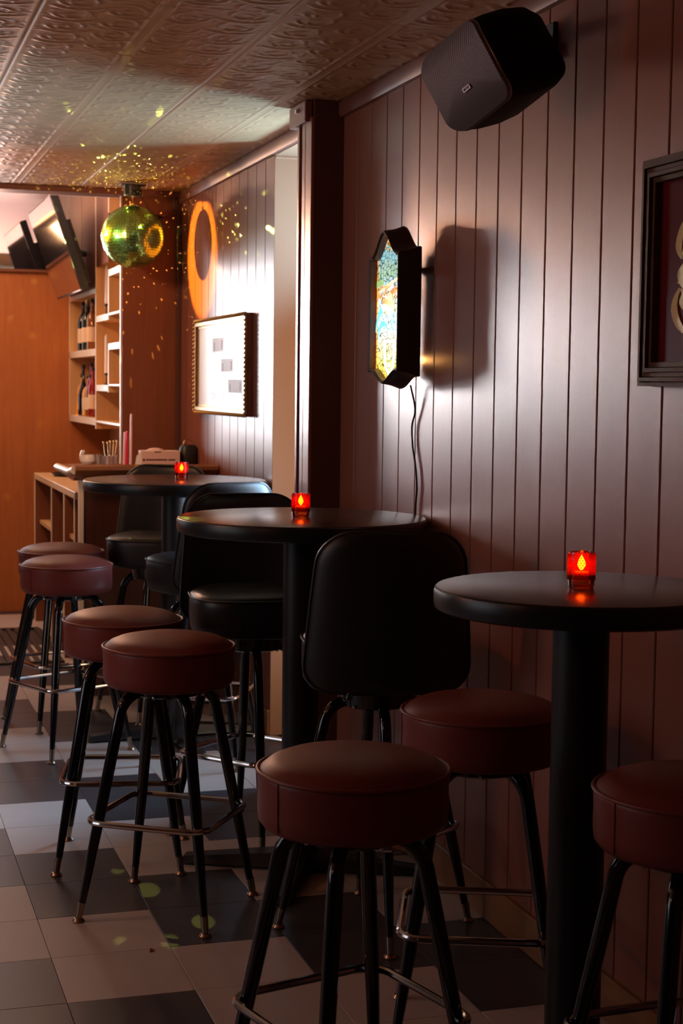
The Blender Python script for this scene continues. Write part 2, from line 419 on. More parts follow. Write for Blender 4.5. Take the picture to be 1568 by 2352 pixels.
# panelled right wall: recess backing + planks + baseboard + crown
def planked(name, y0, y1, grooves, zt=ZC-0.052, xw=XW, thick=0.018, zb=0.10):
    w = struct(name, M().box(xw+thick, xw+thick+0.02, y0+(0.004 if y0 > 6 else 0), y1, 0.0, ZC), MT['groove'], 0)
    ys = [y0] + [g for g in sorted(grooves) if y0+0.02 < g < y1-0.02] + [y1]
    for a, b in zip(ys[:-1], ys[1:]):
        g0 = 0.0028 if a != y0 else 0; g1 = 0.0028 if b != y1 else 0
        obj('plank', M().box(xw, xw+thick, a+g0, b-g1, zb, zt, 0.0022), MT['wall'], w, 20)
    return w
GD = 0.15374
wr = planked('wall_right', 1.2, 5.365, [5.0418-GD*k for k in range(-3, 26)])
wb = planked('wall_right_rear', 6.3021, 8.2, [7.5226-GD*k for k in range(-5, 9)], xw=XW+0.004)
struct('wall_right_front', M().box(XW, XW+0.1, -2.2, 1.2, 0, ZC), MT['wall'], 0)
def baseboard(name, x, y0, y1):
    o = struct(name, M().box(x-0.014, x+0.02, y0, y1, 0, 0.105, 0.003), MT['base'])
baseboard('baseboard_right', XW, -1.5, 5.35)
baseboard('baseboard_rear', XW+0.004, 6.302, 8.2)
def crown(name, x, y0, y1):
    struct(name, M().prism([(x+0.02, ZC-0.060), (x-0.016, ZC-0.056), (x-0.020, ZC-0.046), (x-0.020, ZC-0.010), (x-0.014, ZC-0.001), (x+0.02, ZC-0.001)], 'y', y0, y1), MT['trim'])
crown('trim_1', XW, 1.0, 5.36)
crown('trim_2', XW+0.004, 5.52, 8.15)
# pillar
XP = 1.543
pl = struct('wall_pillar', M().box(XP+0.012, XW+0.14, 5.35, 5.52, 0, ZC), MT['pillar'], 0)
obj('plank', M().box(XP, XP+0.012, 5.350, 5.421, 0.1, 2.372, 0.0015), MT['wall'], pl)
obj('plank', M().box(XP, XP+0.012, 5.426, 5.466, 0.1, 2.372, 0.0015), MT['wall'], pl)
obj('plank', M().box(XP-0.002, XP+0.012, 5.497, 5.52, 0.0, 2.372, 0.0015), MT['wall'], pl)
struct('trim_3', M().box(XP-0.018, XP+0.01, 5.372, 5.575, 2.358, ZC-0.002, 0.003), MT['trim'])
struct('baseboard_pillar', M().box(XP-0.012, XP+0.01, 5.35, 5.52, 0, 0.10, 0.003), MT['base'])
# recess between pillar and rear panelling
struct('wall_recess', M().box(XW+0.0045, XW+0.62, 6.300, 6.305, 0, 2.372).box(XW+0.60, XW+0.70, 5.5, 6.35, 0, 2.372), MT['tan'], 0)
struct('ceiling_recess', M().box(XW+0.004, XW+0.62, 5.52, 6.40, 2.372, ZC), MT['tan'], 0)
struct('trim_recess_joint', M().box(XW+0.006, XW+0.60, 6.296, 6.302, 2.362, 2.372, 0.002), MT['tan'], 0)

# far walls and room shell
we = struct('wall_far', M().box(0.85, 1.62, 10.20, 10.30, 0, 2.135).box(-3.3, 0.05, 10.20, 10.30, 0, 2.86).box(0.05, 0.85, 10.2, 10.3, 0, 1.05), MT['orange'], 0)
struct('wall_far_ledge', M().box(0.85, 1.36, 10.17, 10.30, 2.135, 2.155, 0.004), MT['brownply'])
struct('wall_left', M().box(-3.4, -3.3, -2.2, 12.9, 0, 2.86), MT['pillar'], 0)
struct('wall_back', M().box(-3.3, 2.3, -2.3, -2.2, 0, 2.86), MT['pillar'], 0)
# the brown plywood end of the shelving block, facing the room
XB = 1.355
wp = struct('wall_bar_end', M().box(XB+0.006, XW+0.02, 8.190, 8.2045, 0, 2.85), MT['brownply'], 0)
struct('wall_bar_right', M().box(XB+0.26, XB+0.33, 8.235, 10.25, 0, 2.85), MT['ply'], 0)
struct('trim_bar_corner', M().box(1.640, 1.672, 8.155, 8.204, 0, 2.40, 0.003), MT['pillar'])

# window in the end wall (to the left of the picture), glazed and bright
wn = struct('window_1', M().box(0.05, 0.10, 10.19, 10.30, 1.05, 2.30, 0.004).box(0.80, 0.85, 10.19, 10.30, 1.05, 2.86, 0.004).box(0.10, 0.80, 10.19, 10.30, 1.05, 1.10, 0.004).box(0.10, 0.80, 10.19, 10.30, 2.25, 2.32, 0.004).box(0.435, 0.465, 10.2, 10.29, 1.10, 2.25, 0.003), MT['pillar'])
struct('wall_far_above_window', M().box(0.05, 0.80, 10.2, 10.3, 2.32, 2.86), MT['orange'], 0)
pane = mat('daylit_frosted_glass', (0.9, 0.95, 1.0), 0.4, emit=(0.82, 0.91, 1.0), es=2.2)
for a, b in ((0.10, 0.435), (0.465, 0.80)):
    obj('pane', M().box(a, b, 10.235, 10.245, 1.10, 2.25), pane, wn, 0)
pane_dim = mat('curtained_glass', (0.9, 0.95, 1.0), 0.4, emit=(0.82, 0.91, 1.0), es=0.4)
w3 = struct('window_3', M().box(-2.25, -2.19, 10.16, 10.2, 0.85, 2.15, 0.004).box(-1.01, -0.95, 10.16, 10.2, 0.85, 2.15, 0.004).box(-2.19, -1.01, 10.16, 10.2, 0.85, 0.90, 0.004).box(-2.19, -1.01, 10.16, 10.2, 2.10, 2.15, 0.004).box(-1.62, -1.58, 10.165, 10.2, 0.9, 2.1, 0.003), MT['pillar'])
for a, b in ((-2.19, -1.62), (-1.58, -1.01)):
    obj('pane', M().box(a, b, 10.185, 10.19, 0.90, 2.10), pane_dim, w3, 0)
# mirror above the orange wall
mr = struct('wall_far_mirror', M().box(0.85, 1.36, 10.205, 10.215, 2.158, 2.75), MT['mirror'], 0)
# front-window wall on the left side, far from view
w2 = struct('window_2', M().box(-3.3, -3.24, 3.0, 5.4, 0.8, 0.86, 0.004).box(-3.3, -3.24, 3.0, 5.4, 2.2, 2.26, 0.004).box(-3.3, -3.24, 2.94, 3.0, 0.8, 2.26, 0.004).box(-3.3, -3.24, 5.4, 5.46, 0.8, 2.26, 0.004).box(-3.3, -3.24, 4.17, 4.23, 0.86, 2.2, 0.004), MT['pillar'])
for a, b in ((3.0, 4.17), (4.23, 5.4)):
    obj('pane', M().box(-3.29, -3.28, a, b, 0.86, 2.2), mat('daylit_side_glass', (0.9, 0.95, 1), 0.4, emit=(0.86, 0.92, 1.0), es=1.2), w2, 0)

# ------------------------------------------------------------------ bar tables
def bar_table(x, y, r, label):
    t = thing('bar_table', label, 'table', (x, y, 0), 0, 'round bar tables along the wall')
    top = [(0.0, 1.030), (r-0.012, 1.030), (r-0.003, 1.0315), (r-0.0005, 1.036), (r-0.0005, 1.054), (r-0.004, 1.0592), (r-0.009, 1.0600), (0.0, 1.0600)]
    top = [(0.0, 1.016), (r-0.010, 1.016), (r-0.002, 1.020), (r, 1.030), (r, 1.050), (r-0.002, 1.057), (r-0.006, 1.0595)]
    obj('tabletop_edge', M().lathe(top + [(r-0.0065, 1.0597), (0, 1.0597)], 96), MT['edge'], t)
    obj('tabletop', M().lathe([(0, 1.0590), (r-0.0055, 1.0590), (r-0.0055, 1.0603), (r-0.007, 1.0607), (0, 1.0607)], 96), MT['table'], t)
    obj('column', M().lathe([(0, 0.03), (0.055, 0.03), (0.055, 1.0), (0, 1.0)], 32), MT['iron'], t) if r > 0.3 else \
        obj('column', M().lathe([(0, 0.03), (0.055, 0.03), (0.055, 1.0), (0, 1.0)], 40), MT['iron'], t)
    obj('top_plate', M().box(-0.13, 0.13, -0.025, 0.025, 0.995, 1.016, 0.003).box(-0.025, 0.025, -0.13, 0.13, 0.995, 1.016, 0.003), MT['iron'], t)
    L = 0.36 if r > 0.3 else 0.25
    ft = M()
    for a in range(4):
        an = a*PI/2 + (0.30 if r < 0.3 else 1.134 if y < 5 else 0.07)
        c, s = math.cos(an), math.sin(an)
        m2 = M().add([(0.0, -0.055, 0.015), (0.0, 0.055, 0.015), (L, 0.032, 0.006), (L, -0.032, 0.006), (0.0, -0.040, 0.060), (0.0, 0.040, 0.060), (L-0.01, 0.022, 0.026), (L-0.01, -0.022, 0.026)],
                      [(0,1,2,3),(7,6,5,4),(0,3,7,4),(1,5,6,2),(3,2,6,7),(0,4,5,1)])
        m2.rot(Matrix.Rotation(an, 3, 'Z').to_4x4())
        obj('base_foot', m2, MT['iron'], t)
        obj('glide', M().lathe([(0.018, 0), (0.018, 0.008), (0, 0.008)], 12, cx=(L-0.03)*c, cy=(L-0.03)*s), MT['iron'], t)
    return t
bar_table(1.365, 2.797, 0.289, 'small round black bar table nearest the gold-lettered sign, a red candle on top')
bar_table(1.285, 4.51, 0.370, 'round black bar table standing beneath the stained glass wall lamp')
bar_table(1.278, 6.38, 0.372, 'round black bar table beneath the gold-framed print, by the bar counter')

# ------------------------------------------------------------------ votive candles
def votive(x, y, label, first=None):
    if first:
        t = copy_tree(first)
        t.location = (x, y, 1.0608); t['label'] = label
        return t
    t = thing('votive_candle', label, 'candle', (x, y, 1.0608), 0.3, 'red glass votives on the bar tables')
    R = 0.0262; H = 0.070
    prof = [(0, 0.0), (R-0.004, 0.0), (R-0.001, 0.003), (R-0.0005, 0.012), (R, 0.016), (R, H-0.004), (R-0.0006, H), (R-0.003, H), (R-0.0036, H-0.004), (R-0.0042, 0.016), (0, 0.013)]
    obj('glass_cup', M().lathe(prof, 48), MT['redglass'], t)
    hb = M(); nr = 28
    for j in range(11):
        for k in range(nr):
            a = 2*PI*(k+0.5*(j % 2))/nr; z = 0.018+j*0.0046
            c, s = math.cos(a), math.sin(a); rr = 0.0031
            cx, cy = R*c, R*s; o_ = (R+0.0024)
            hb.add([(o_*c, o_*s, z), (cx-rr*s, cy+rr*c, z), (cx, cy, z+rr), (cx+rr*s, cy-rr*c, z), (cx, cy, z-rr)],
                   [(0, 1, 2), (0, 2, 3), (0, 3, 4), (0, 4, 1)])
    hobj = obj('hobnail_pattern', hb, MT['redglass'], t, 0); hobj['kind'] = 'stuff'
    obj('wax', M().lathe([(0, 0.014), (0.019, 0.014), (0.019, 0.030), (0.016, 0.031), (0, 0.029)], 24), MT['candle_wax'], t)
    obj('flame', M().lathe([(0, 0.033), (0.0045, 0.037), (0.0080, 0.044), (0.0068, 0.051), (0.0030, 0.059), (0, 0.064)], 16), MT['flame'], t)
    obj('wick', M().cyl((0, 0, 0.028), (0, 0, 0.038), 0.0008, n=6), MT['capblack'], t)
    point('candle_glow', (0, 0, 0.052), 0.035, (1.0, 0.30, 0.08), 0.008, t)
    return t
v0 = votive(1.363, 2.799, 'red hobnail glass votive burning on the small table, nearest of the three')
votive(1.281, 4.514, 'red glass votive burning on the table under the stained glass lamp', v0)
votive(1.307, 6.393, 'red glass votive burning on the table closest to the bar counter', v0)

# ------------------------------------------------------------------ stool frame
def leg_mesh(a):
    c, s = math.cos(a), math.sin(a)
    pr = []
    rz = [(0.02, 0.612), (0.05, 0.613)]
    # bend from horizontal to the splayed run
    for k in range(7):
        q = k/6*1.36
        rz.append((0.072+0.070*math.sin(q), 0.613-0.070*(1-math.cos(q))))
    r0, z0 = rz[-1]
    for z in (0.50, 0.40, 0.30, 0.20, 0.12, 0.05):
        rz.append((r0+(0.255-r0)*(z0-z)/(z0-0.02), z))
    rad = [0.0155]*9 + [0.0160, 0.0160, 0.0155, 0.0140, 0.0122, 0.0102]
    return M().tube([(r*c, r*s, z) for r, z in rz], rad, 12)
def add_frame(t, zs=0.628, lift=0.0):
    for k in range(4):
        a = k*PI/2; c, s = math.cos(a), math.sin(a)
        leg = obj('leg', leg_mesh(a), MT['gloss'], t)
        r1 = 0.250; r2 = 0.2585
        obj('foot_glide', M().tube([(r1*c, r1*s, 0.052), (r2*c, r2*s, 0.010)], [0.0108, 0.0092], 12).lathe([(0, 0), (0.016, 0), (0.017, 0.003), (0.012, 0.010), (0, 0.012)], 16, cx=r2*c, cy=r2*s), MT['brass'], leg)
        obj('screw', M().sphere((0.214*c, 0.214*s, 0.272), 0.006, 8, 6), MT['chrome'], leg)
    # foot ring: rounded square held on the outside of the legs
    pts = []; hs = 0.222; rc = 0.045
    for k in range(4):
        a = k*PI/2
        d = hs/1.0
        for j in range(6):
            q = a-PI/4+(j/5)*PI/2
            cx, cy = (d-rc*1.15)*math.cos(a), (d-rc*1.15)*math.sin(a)
            pts.append((cx+rc*1.15*math.cos(q), cy+rc*1.15*math.sin(q), 0.27))
    obj('foot_ring', M().tube(pts, 0.0085, 10, closed=True), MT['chrome'], t)
    obj('swivel_plate', M().lathe([(0, 0.600), (0.085, 0.600), (0.098, 0.606), (0.105, zs), (0, zs)], 32), MT['gloss'], t)
    for k in range(4):
        a = k*PI/2+PI/4
        obj('bolt', M().sphere((0.10*math.cos(a), 0.10*math.sin(a), 0.607), 0.006, 8, 6), MT['chrome'], t)

def round_stool(x, y, rz, label, seam=False):
    t = thing('bar_stool', label, 'stool', (x, y, 0), rz, 'backless oxblood bar stools')
    st = obj('seat', M().lathe([(0, 0.626), (0.150, 0.626), (0.168, 0.631), (0.177, 0.642), (0.179, 0.660), (0.1785, 0.700), (0.1795, 0.724), (0.178, 0.7335), (0.172, 0.738), (0.160, 0.748), (0.140, 0.756), (0.105, 0.7635), (0.06, 0.768), (0, 0.770)], 72), MT['ox'], t, 60)
    pr = [(0.1795*math.cos(2*PI*k/64), 0.1795*math.sin(2*PI*k/64), 0.7345) for k in range(64)]
    obj('piping', M().tube(pr, 0.0042, 8, closed=True), MT['ox'], st)
    sa = 2.5
    obj('seam', M().tube([(0.1795*math.cos(sa), 0.1795*math.sin(sa), z) for z in (0.64, 0.67, 0.70, 0.732)], 0.0018, 6), MT['ox'], st)
    add_frame(t)
    return t
s1 = round_stool(0.898, 2.786, math.radians(60), 'oxblood round bar stool nearest the camera, in front of the small table')
def stool(x, y, deg, label):
    t = copy_tree(s1); t.location = (x, y, 0); t.rotation_euler = (0, 0, math.radians(deg)); t['label'] = label
    return t
stool(0.836, 4.251, 11, 'oxblood bar stool left of the middle table, nearer of the overlapping pair with splayed legs')
stool(0.795, 4.760, 32, 'oxblood bar stool left of the middle table, farther and partly hidden one of the pair')
stool(0.822, 6.267, 70, 'oxblood bar stool beside the far table, nearer of the overlapping pair by the rubber mat')
stool(0.868, 6.780, 62, 'oxblood bar stool at the bar counter end, farthest backless stool from the camera')
stool(1.339, 3.226, 23, 'oxblood bar stool tucked between the small table and the black chair back, against the wall')
stool(1.440, 2.478, 48, 'oxblood bar stool cut by the right picture edge, under the gold-lettered sign')

# ------------------------------------------------------------------ high-backed chairs
def back_mesh(off, thick, grow=0.0):
    nu, nv = 26, 26
    z0, z1 = 0.668, 1.083
    def hw(v):
        w = 0.218-0.034*v**1.3
        z = v*(z1-z0); Ht = z1-z0
        rt, rb = 0.085, 0.07
        if Ht-z < rt: w -= rt-math.sqrt(max(rt*rt-(rt-(Ht-z))**2, 0))
        if z < rb: w -= rb-math.sqrt(max(rb*rb-(rb-z)**2, 0))
        return max(w+grow, 0.002)
    m = M(); vs = []
    vv = [0.5-0.5*math.cos(PI*j/nv) for j in range(nv+1)]
    for side in (0, 1):
        for v in vv:
            w = hw(v)
            for i in range(nu+1):
                u = -1+2*i/nu
                x = u*w
                y = -0.205 + 1.35*x*x - 0.045*v
                e = max(abs(u)**8, (2*abs(v-0.5))**14)
                th = thick*(1-0.92*e)
                y += (-off-th/2) if side == 0 else (-off+th/2)
                vs.append((x, y, z0+v*(z1-z0)))
    N = nu+1; K = (nv+1)*N; fs = []
    for j in range(nv):
        for i in range(nu):
            a = j*N+i
            fs.append((a, a+1, a+1+N, a+N)); fs.append((K+a, K+a+N, K+a+1+N, K+a+1))
    for j in range(nv):
        for i in (0, nu):
            a = j*N+i; fs.append((a, a+N, K+a+N, K+a))
    for i in range(nu):
        for j in (0, nv):
            a = j*N+i; fs.append((a, K+a, K+a+1, a+1))
    m.add(vs, fs)
    rim = []
    for j in range(nv+1): rim.append(vs[j*N+nu])
    for j in range(nv, -1, -1): rim.append(vs[j*N])
    rim = [(p[0]*1.004, p[1]+thick*0.05, p[2]) for p in rim]
    return m, rim
def back_chair(x, y, rz, label, first=None):
    if first:
        t = copy_tree(first); t.location = (x, y, 0); t.rotation_euler = (0, 0, rz); t['label'] = label; return t
    t = thing('bar_chair', label, 'chair', (x, y, 0), rz, 'black high-backed bar chairs')
    st = obj('seat', M().lathe([(0, 0.655), (0.165, 0.655), (0.186, 0.660), (0.196, 0.672), (0.199, 0.70), (0.199, 0.755), (0.1985, 0.772), (0.194, 0.780), (0.180, 0.789), (0.150, 0.797), (0.10, 0.803), (0, 0.806)], 80, sq=2.9), MT['blk'], t, 60)
    q = [2*PI*k/80 for k in range(80)]
    def R(a): return 0.1995*(abs(math.cos(a))**2.9+abs(math.sin(a))**2.9)**(-1/2.9)
    obj('piping', M().tube([(R(a)*math.cos(a), R(a)*math.sin(a), 0.7765) for a in q], 0.004, 8, closed=True), MT['blk'], st)
    bm_, rim = back_mesh(0.0, 0.042)
    bk = obj('backrest', bm_, MT['blk'], t, 50)
    obj('piping', M().tube(rim, 0.0045, 8, closed=True), MT['blk'], bk)
    for sx in (-0.1, 0.1):
        obj('back_bracket', M().tube([(sx, -0.13, 0.652), (sx, -0.17, 0.654), (sx, -0.192, 0.672), (sx, -0.192, 0.70)], 0.009, 8), MT['gloss'], t)
    fr = bpy.data.objects.new('leg_frame', None)
    add_frame(t, zs=0.655)
    return t
def face(dx, dy): return math.atan2(dy, dx)-PI/2
c1 = back_chair(1.345, 3.975, face(0.16, 0.98), 'black high-backed bar chair with its back to the camera, under the stained glass lamp')
back_chair(1.240, 4.93, face(-0.10, -0.99), 'black high-backed bar chair behind the middle table, seat towards the camera', c1)
back_chair(1.305, 5.97, face(-0.31, 0.95), 'black high-backed bar chair with a daylit top edge, between the middle and far tables', c1)
back_chair(1.285, 6.86, face(-0.42, -0.90), 'black high-backed bar chair behind the far table, against the bar front', c1)
# legs sit at 45 degrees to the facing direction on chairs already through the ring orientation

# ------------------------------------------------------------------ stained glass wall lamp
def lamp_outline(inset=0.0, top=1.0):
    # (y,z) outline; near edge y0, far edge y1
    y0, y1 = 4.452, 4.734; ym = (y0+y1)/2; hw = (y1-y0)/2-inset
    pts = []
    zs, zp = 1.845, 1.917; bs, bp = 1.492, 1.455
    n = 28
    for k in range(n+1):
        u = -1+2*k/n
        f = 0.5+0.5*math.cos(PI*min(1, abs(u)/0.95)); f = f**1.25
        pts.append((ym+u*hw, zs+(zp-zs)*f-inset))
    for k in range(n+1):
        u = 1-2*k/n
        f = 0.5+0.5*math.cos(PI*min(1, abs(u)/0.95)); f = f**1.25
        pts.append((ym+u*hw, bs-(bs-bp)*f+inset))
    return pts
def glass_mat():
    m = bpy.data.materials.new('backlit_stained_glass'); m.use_nodes = True; nt = m.node_tree; nt.nodes.clear(); L = nt.links.new
    N = nt.nodes.new
    out = N('ShaderNodeOutputMaterial'); em = N('ShaderNodeEmission'); L(em.outputs[0], out.inputs[0])
    tc = N('ShaderNodeTexCoord'); sp = N('ShaderNodeSeparateXYZ'); L(tc.outputs['Object'], sp.inputs[0])
    nz = N('ShaderNodeTexNoise'); nz.inputs['Scale'].default_value = 9; L(tc.outputs['Object'], nz.inputs['Vector'])
    # warp coordinates a little so the cells flow
    ma = N('ShaderNodeMapping'); ma.inputs['Scale'].default_value = (1, 30, 42); L(tc.outputs['Object'], ma.inputs['Vector'])
    ad = N('ShaderNodeVectorMath'); ad.operation = 'ADD'; L(ma.outputs[0], ad.inputs[0])
    ns = N('ShaderNodeVectorMath'); ns.operation = 'SCALE'; ns.inputs['Scale'].default_value = 2.2; L(nz.outputs['Color'], ns.inputs[0]); L(ns.outputs[0], ad.inputs[1])
    vo = N('ShaderNodeTexVoronoi'); vo.feature = 'DISTANCE_TO_EDGE'; vo.inputs['Scale'].default_value = 1.5; L(ad.outputs[0], vo.inputs['Vector'])
    vc = N('ShaderNodeTexVoronoi'); vc.inputs['Scale'].default_value = 1.5; L(ad.outputs[0], vc.inputs['Vector'])
    # colour by height (object z measured from the bottom point)
    mz = N('ShaderNodeMapRange'); mz.inputs['From Min'].default_value = 1.455; mz.inputs['From Max'].default_value = 1.917; L(sp.outputs['Z'], mz.inputs['Value'])
    jn = N('ShaderNodeMath'); jn.operation = 'MULTIPLY_ADD'; jn.inputs[1].default_value = 0.10; L(vc.outputs['Color'], jn.inputs[0]); L(mz.outputs[0], jn.inputs[2])
    cr = N('ShaderNodeValToRGB'); e = cr.color_ramp.elements
    e[0].position = 0.0; e[0].color = (0.98, 0.55, 0.16, 1); e[1].position = 1.0; e[1].color = (1.0, 0.35, 0.12, 1)
    for p_, c_ in ((0.10, (0.95, 0.70, 0.25)), (0.22, (0.80, 0.80, 0.34)), (0.36, (1.0, 0.95, 0.80)), (0.46, (0.75, 0.95, 0.95)), (0.58, (0.80, 0.95, 0.85)), (0.66, (0.98, 0.45, 0.22)), (0.70, (0.55, 0.72, 0.80)), (0.76, (0.45, 0.62, 0.42)), (0.84, (0.60, 0.80, 0.72)), (0.92, (0.45, 0.80, 0.92)), (0.97, (0.95, 0.75, 0.45))):
        k = e.new(p_); k.color = (*c_, 1)
    L(jn.outputs[0], cr.inputs['Fac'])
    hs = N('ShaderNodeHueSaturation'); hs.inputs['Saturation'].default_value = 1.25; L(cr.outputs['Color'], hs.inputs['Color'])
    # orange rim towards the sides
    ay = N('ShaderNodeMath'); ay.operation = 'SUBTRACT'; ay.inputs[1].default_value = 4.593; L(sp.outputs['Y'], ay.inputs[0])
    ab = N('ShaderNodeMath'); ab.operation = 'ABSOLUTE'; L(ay.outputs[0], ab.inputs[0])
    mr_ = N('ShaderNodeMapRange'); mr_.inputs['From Min'].default_value = 0.108; mr_.inputs['From Max'].default_value = 0.125; L(ab.outputs[0], mr_.inputs['Value'])
    mx = N('ShaderNodeMix'); mx.data_type = 'RGBA'; L(mr_.outputs[0], mx.inputs['Factor']); L(hs.outputs['Color'], mx.inputs['A']); mx.inputs['B'].default_value = (1.0, 0.40, 0.06, 1)
    # lead lines
    lr = N('ShaderNodeMapRange'); lr.inputs['From Min'].default_value = 0.02; lr.inputs['From Max'].default_value = 0.075; L(vo.outputs['Distance'], lr.inputs['Value'])
    m2 = N('ShaderNodeMix'); m2.data_type = 'RGBA'; m2.blend_type = 'MULTIPLY'; m2.inputs['Factor'].default_value = 0.93; L(mx.outputs['Result'], m2.inputs['A'])
    L(lr.outputs[0], m2.inputs['B'])
    L(m2.outputs['Result'], em.inputs['Color'])
    # the bulb sits low: brightest about a third of the way up
    g = N('ShaderNodeMath'); g.operation = 'SUBTRACT'; g.inputs[1].default_value = 0.33; L(mz.outputs[0], g.inputs[0])
    g2 = N('ShaderNodeMath'); g2.operation = 'MULTIPLY'; L(g.outputs[0], g2.inputs[0]); L(g.outputs[0], g2.inputs[1])
    g3 = N('ShaderNodeMapRange'); g3.inputs['From Min'].default_value = 0.0; g3.inputs['From Max'].default_value = 0.22; g3.inputs['To Min'].default_value = 1.75; g3.inputs['To Max'].default_value = 0.85; L(g2.outputs[0], g3.inputs['Value'])
    L(g3.outputs[0], em.inputs['Strength'])
    return m
def emis(name, col, s): return mat(name, col, 0.5, emit=col, es=s)
def wall_lamp():
    t = thing('stained_glass_lamp', 'backlit stained glass wall lamp in a dark shaped frame on the brown panelling', 'lamp')
    oo = lamp_outline(); ii = lamp_outline(0.011)
    n = len(oo)
    xf, xb = 1.556, 1.622; xg = 1.580
    m = M()
    # slab profile: front rim, outer side bulges slightly, then back
    rings = [[(xf+0.003, y, z) for y, z in ii], [(xf-0.003, y, z) for y, z in lamp_outline(0.005)], [(xf+0.002, y, z) for y, z in oo], [(xf+0.030, y, z) for y, z in lamp_outline(-0.004)],
             [(xb-0.006, y, z) for y, z in lamp_outline(-0.015)], [(xb, y, z) for y, z in lamp_outline(-0.012)]]
    vs = sum(rings, []); fs = []
    for r in range(len(rings)-1):
        for k in range(n):
            a = r*n+k; b = r*n+(k+1) % n; fs.append((a, b, b+n, a+n))
    fs.append(tuple((len(rings)-1)*n+k for k in range(n)))
    m.add(vs, fs)
    obj('lamp_frame', m, MT['lampframe'], t, 40)
    rv = M(); vs = [(xf+0.003, y, z) for y, z in ii]+[(xg, y, z) for y, z in ii]
    rv.add(vs, [(k, (k+1) % n, n+(k+1) % n, n+k) for k in range(n)])
    obj('inner_reveal', rv, MT['lampin'], t, 40)
    gp = M(); gp.prism(ii, 'x', xg-0.001, xg+0.002)
    gl = obj('stained_glass_panel', gp, glass_mat(), t, 0)
    # individual larger glass pieces
    def arcband(cy, cz, r, w, a0, a1, nn=18):
        o = [(cy+r*math.cos(a0+(a1-a0)*k/nn), cz+r*math.sin(a0+(a1-a0)*k/nn)) for k in range(nn+1)]
        i = [(cy+(r-w*math.sin(PI*k/nn))*math.cos(a0+(a1-a0)*k/nn), cz+(r-w*math.sin(PI*k/nn))*math.sin(a0+(a1-a0)*k/nn)) for k in range(nn, -1, -1)]
        return o+i
    blue = emis('turquoise_glass', (0.18, 0.62, 0.75), 1.5); white = emis('milk_glass', (1.0, 0.97, 0.90), 2.6); orr = emis('orange_glass', (1.0, 0.36, 0.10), 1.6)
    red = emis('rose_glass', (0.9, 0.36, 0.25), 1.4); grey = emis('slate_glass', (0.45, 0.55, 0.60), 1.2); grn = emis('leaf_glass', (0.30, 0.50, 0.16), 1.2)
    ym = 4.593
    def piece(poly, material, dx=0.0035):
        obj('glass_piece', M().prism(poly, 'x', xg-dx, xg-0.001), material, gl, 0)
    piece(arcband(ym+0.045, 1.615, 0.085, 0.024, 0.0, PI*0.92), blue)
    piece(arcband(ym+0.062, 1.600, 0.048, 0.018, -0.2, PI*0.9), blue)
    piece(arcband(ym-0.06, 1.652, 0.05, 0.008, PI, 2*PI), blue)
    # white shield outline
    sh = lambda s: [(ym-0.052*s, 1.588-0.0*(1-s)), (ym+0.052*s, 1.588), (ym+0.052*s, 1.535), (ym+0.036*s, 1.502+0.012*(1-s)), (ym, 1.478+0.03*(1-s)), (ym-0.036*s, 1.502+0.012*(1-s)), (ym-0.052*s, 1.535)]
    a_, b_ = sh(1.0), [(y, z-0.006 if z > 1.58 else z) for y, z in sh(0.68)]
    for k in range(7):
        piece([a_[k], a_[(k+1) % 7], b_[(k+1) % 7], b_[k]], white)
    piece([(ym-0.018, 1.575), (ym-0.012, 1.575), (ym+0.012, 1.530), (ym+0.006, 1.528)], red, 0.004)
    piece([(ym-0.02, 1.548), (ym+0.012, 1.543), (ym+0.002, 1.528), (ym-0.012, 1.533)], grey, 0.004)
    piece([(ym-0.014, 1.520), (ym+0.014, 1.516), (ym+0.002, 1.500)], grey, 0.004)
    piece([(ym-0.014, 1.480), (ym+0.012, 1.480), (ym+0.010, 1.470), (ym-0.010, 1.468)], red, 0.004)
    for dy, dz, s in ((0.03, 1.695, 1.0), (0.0, 1.715, 0.9), (-0.02, 1.690, 0.8), (0.055, 1.685, 0.7)):
        piece([(ym+dy+0.030*s*math.cos(q)*1.0, dz+0.020*s*math.sin(q+0.4)) for q in [2*PI*k/9 for k in range(9)]], orr)
    piece([(ym+0.11, 1.742), (ym+0.06, 1.752), (ym-0.10, 1.778), (ym-0.10, 1.772), (ym+0.04, 1.744), (ym+0.11, 1.732)], orr)
    piece([(ym+0.125, 1.770), (ym+0.09, 1.774), (ym+0.06, 1.760), (ym+0.125, 1.752)], grn)
    for k, (yy, zz) in enumerate(((0.10, 1.75), (0.02, 1.755), (-0.06, 1.758))):
        piece([(ym+yy, zz-0.012), (ym+yy-0.05, zz), (ym+yy-0.055, zz-0.008), (ym+yy-0.01, zz-0.02)], grey)
    # wall brackets that keep the box off the panelling
    for y in (4.56, 4.66):
        obj('standoff', M().cyl((xb, y, 1.80), (XW, y, 1.80), 0.008, n=10), MT['lampframe'], t)
    # its wire
    pts = []
    key = [(1.640, 4.572, 1.452), (1.652, 4.560, 1.38), (1.653, 4.588, 1.33), (1.654, 4.583, 1.27), (1.654, 4.552, 1.20), (1.654, 4.540, 1.14), (1.654, 4.548, 1.08), (1.654, 4.55, 0.9), (1.654, 4.55, 0.3)]
    for i in range(len(key)-1):
        p0 = Vector(key[max(i-1, 0)]); p1 = Vector(key[i]); p2 = Vector(key[i+1]); p3 = Vector(key[min(i+2, len(key)-1)])
        for k in range(6):
            q = k/6; pts.append(0.5*((2*p1)+(-p0+p2)*q+(2*p0-5*p1+4*p2-p3)*q*q+(-p0+3*p1-3*p2+p3)*q**3))
    obj('power_cord', M().tube(pts, 0.0030, 8), MT['cord'], t)
    point('lamp_back_glow', (1.640, 4.60, 1.53), 0.25, (1.0, 0.45, 0.12), 0.01, t)
wall_lamp()

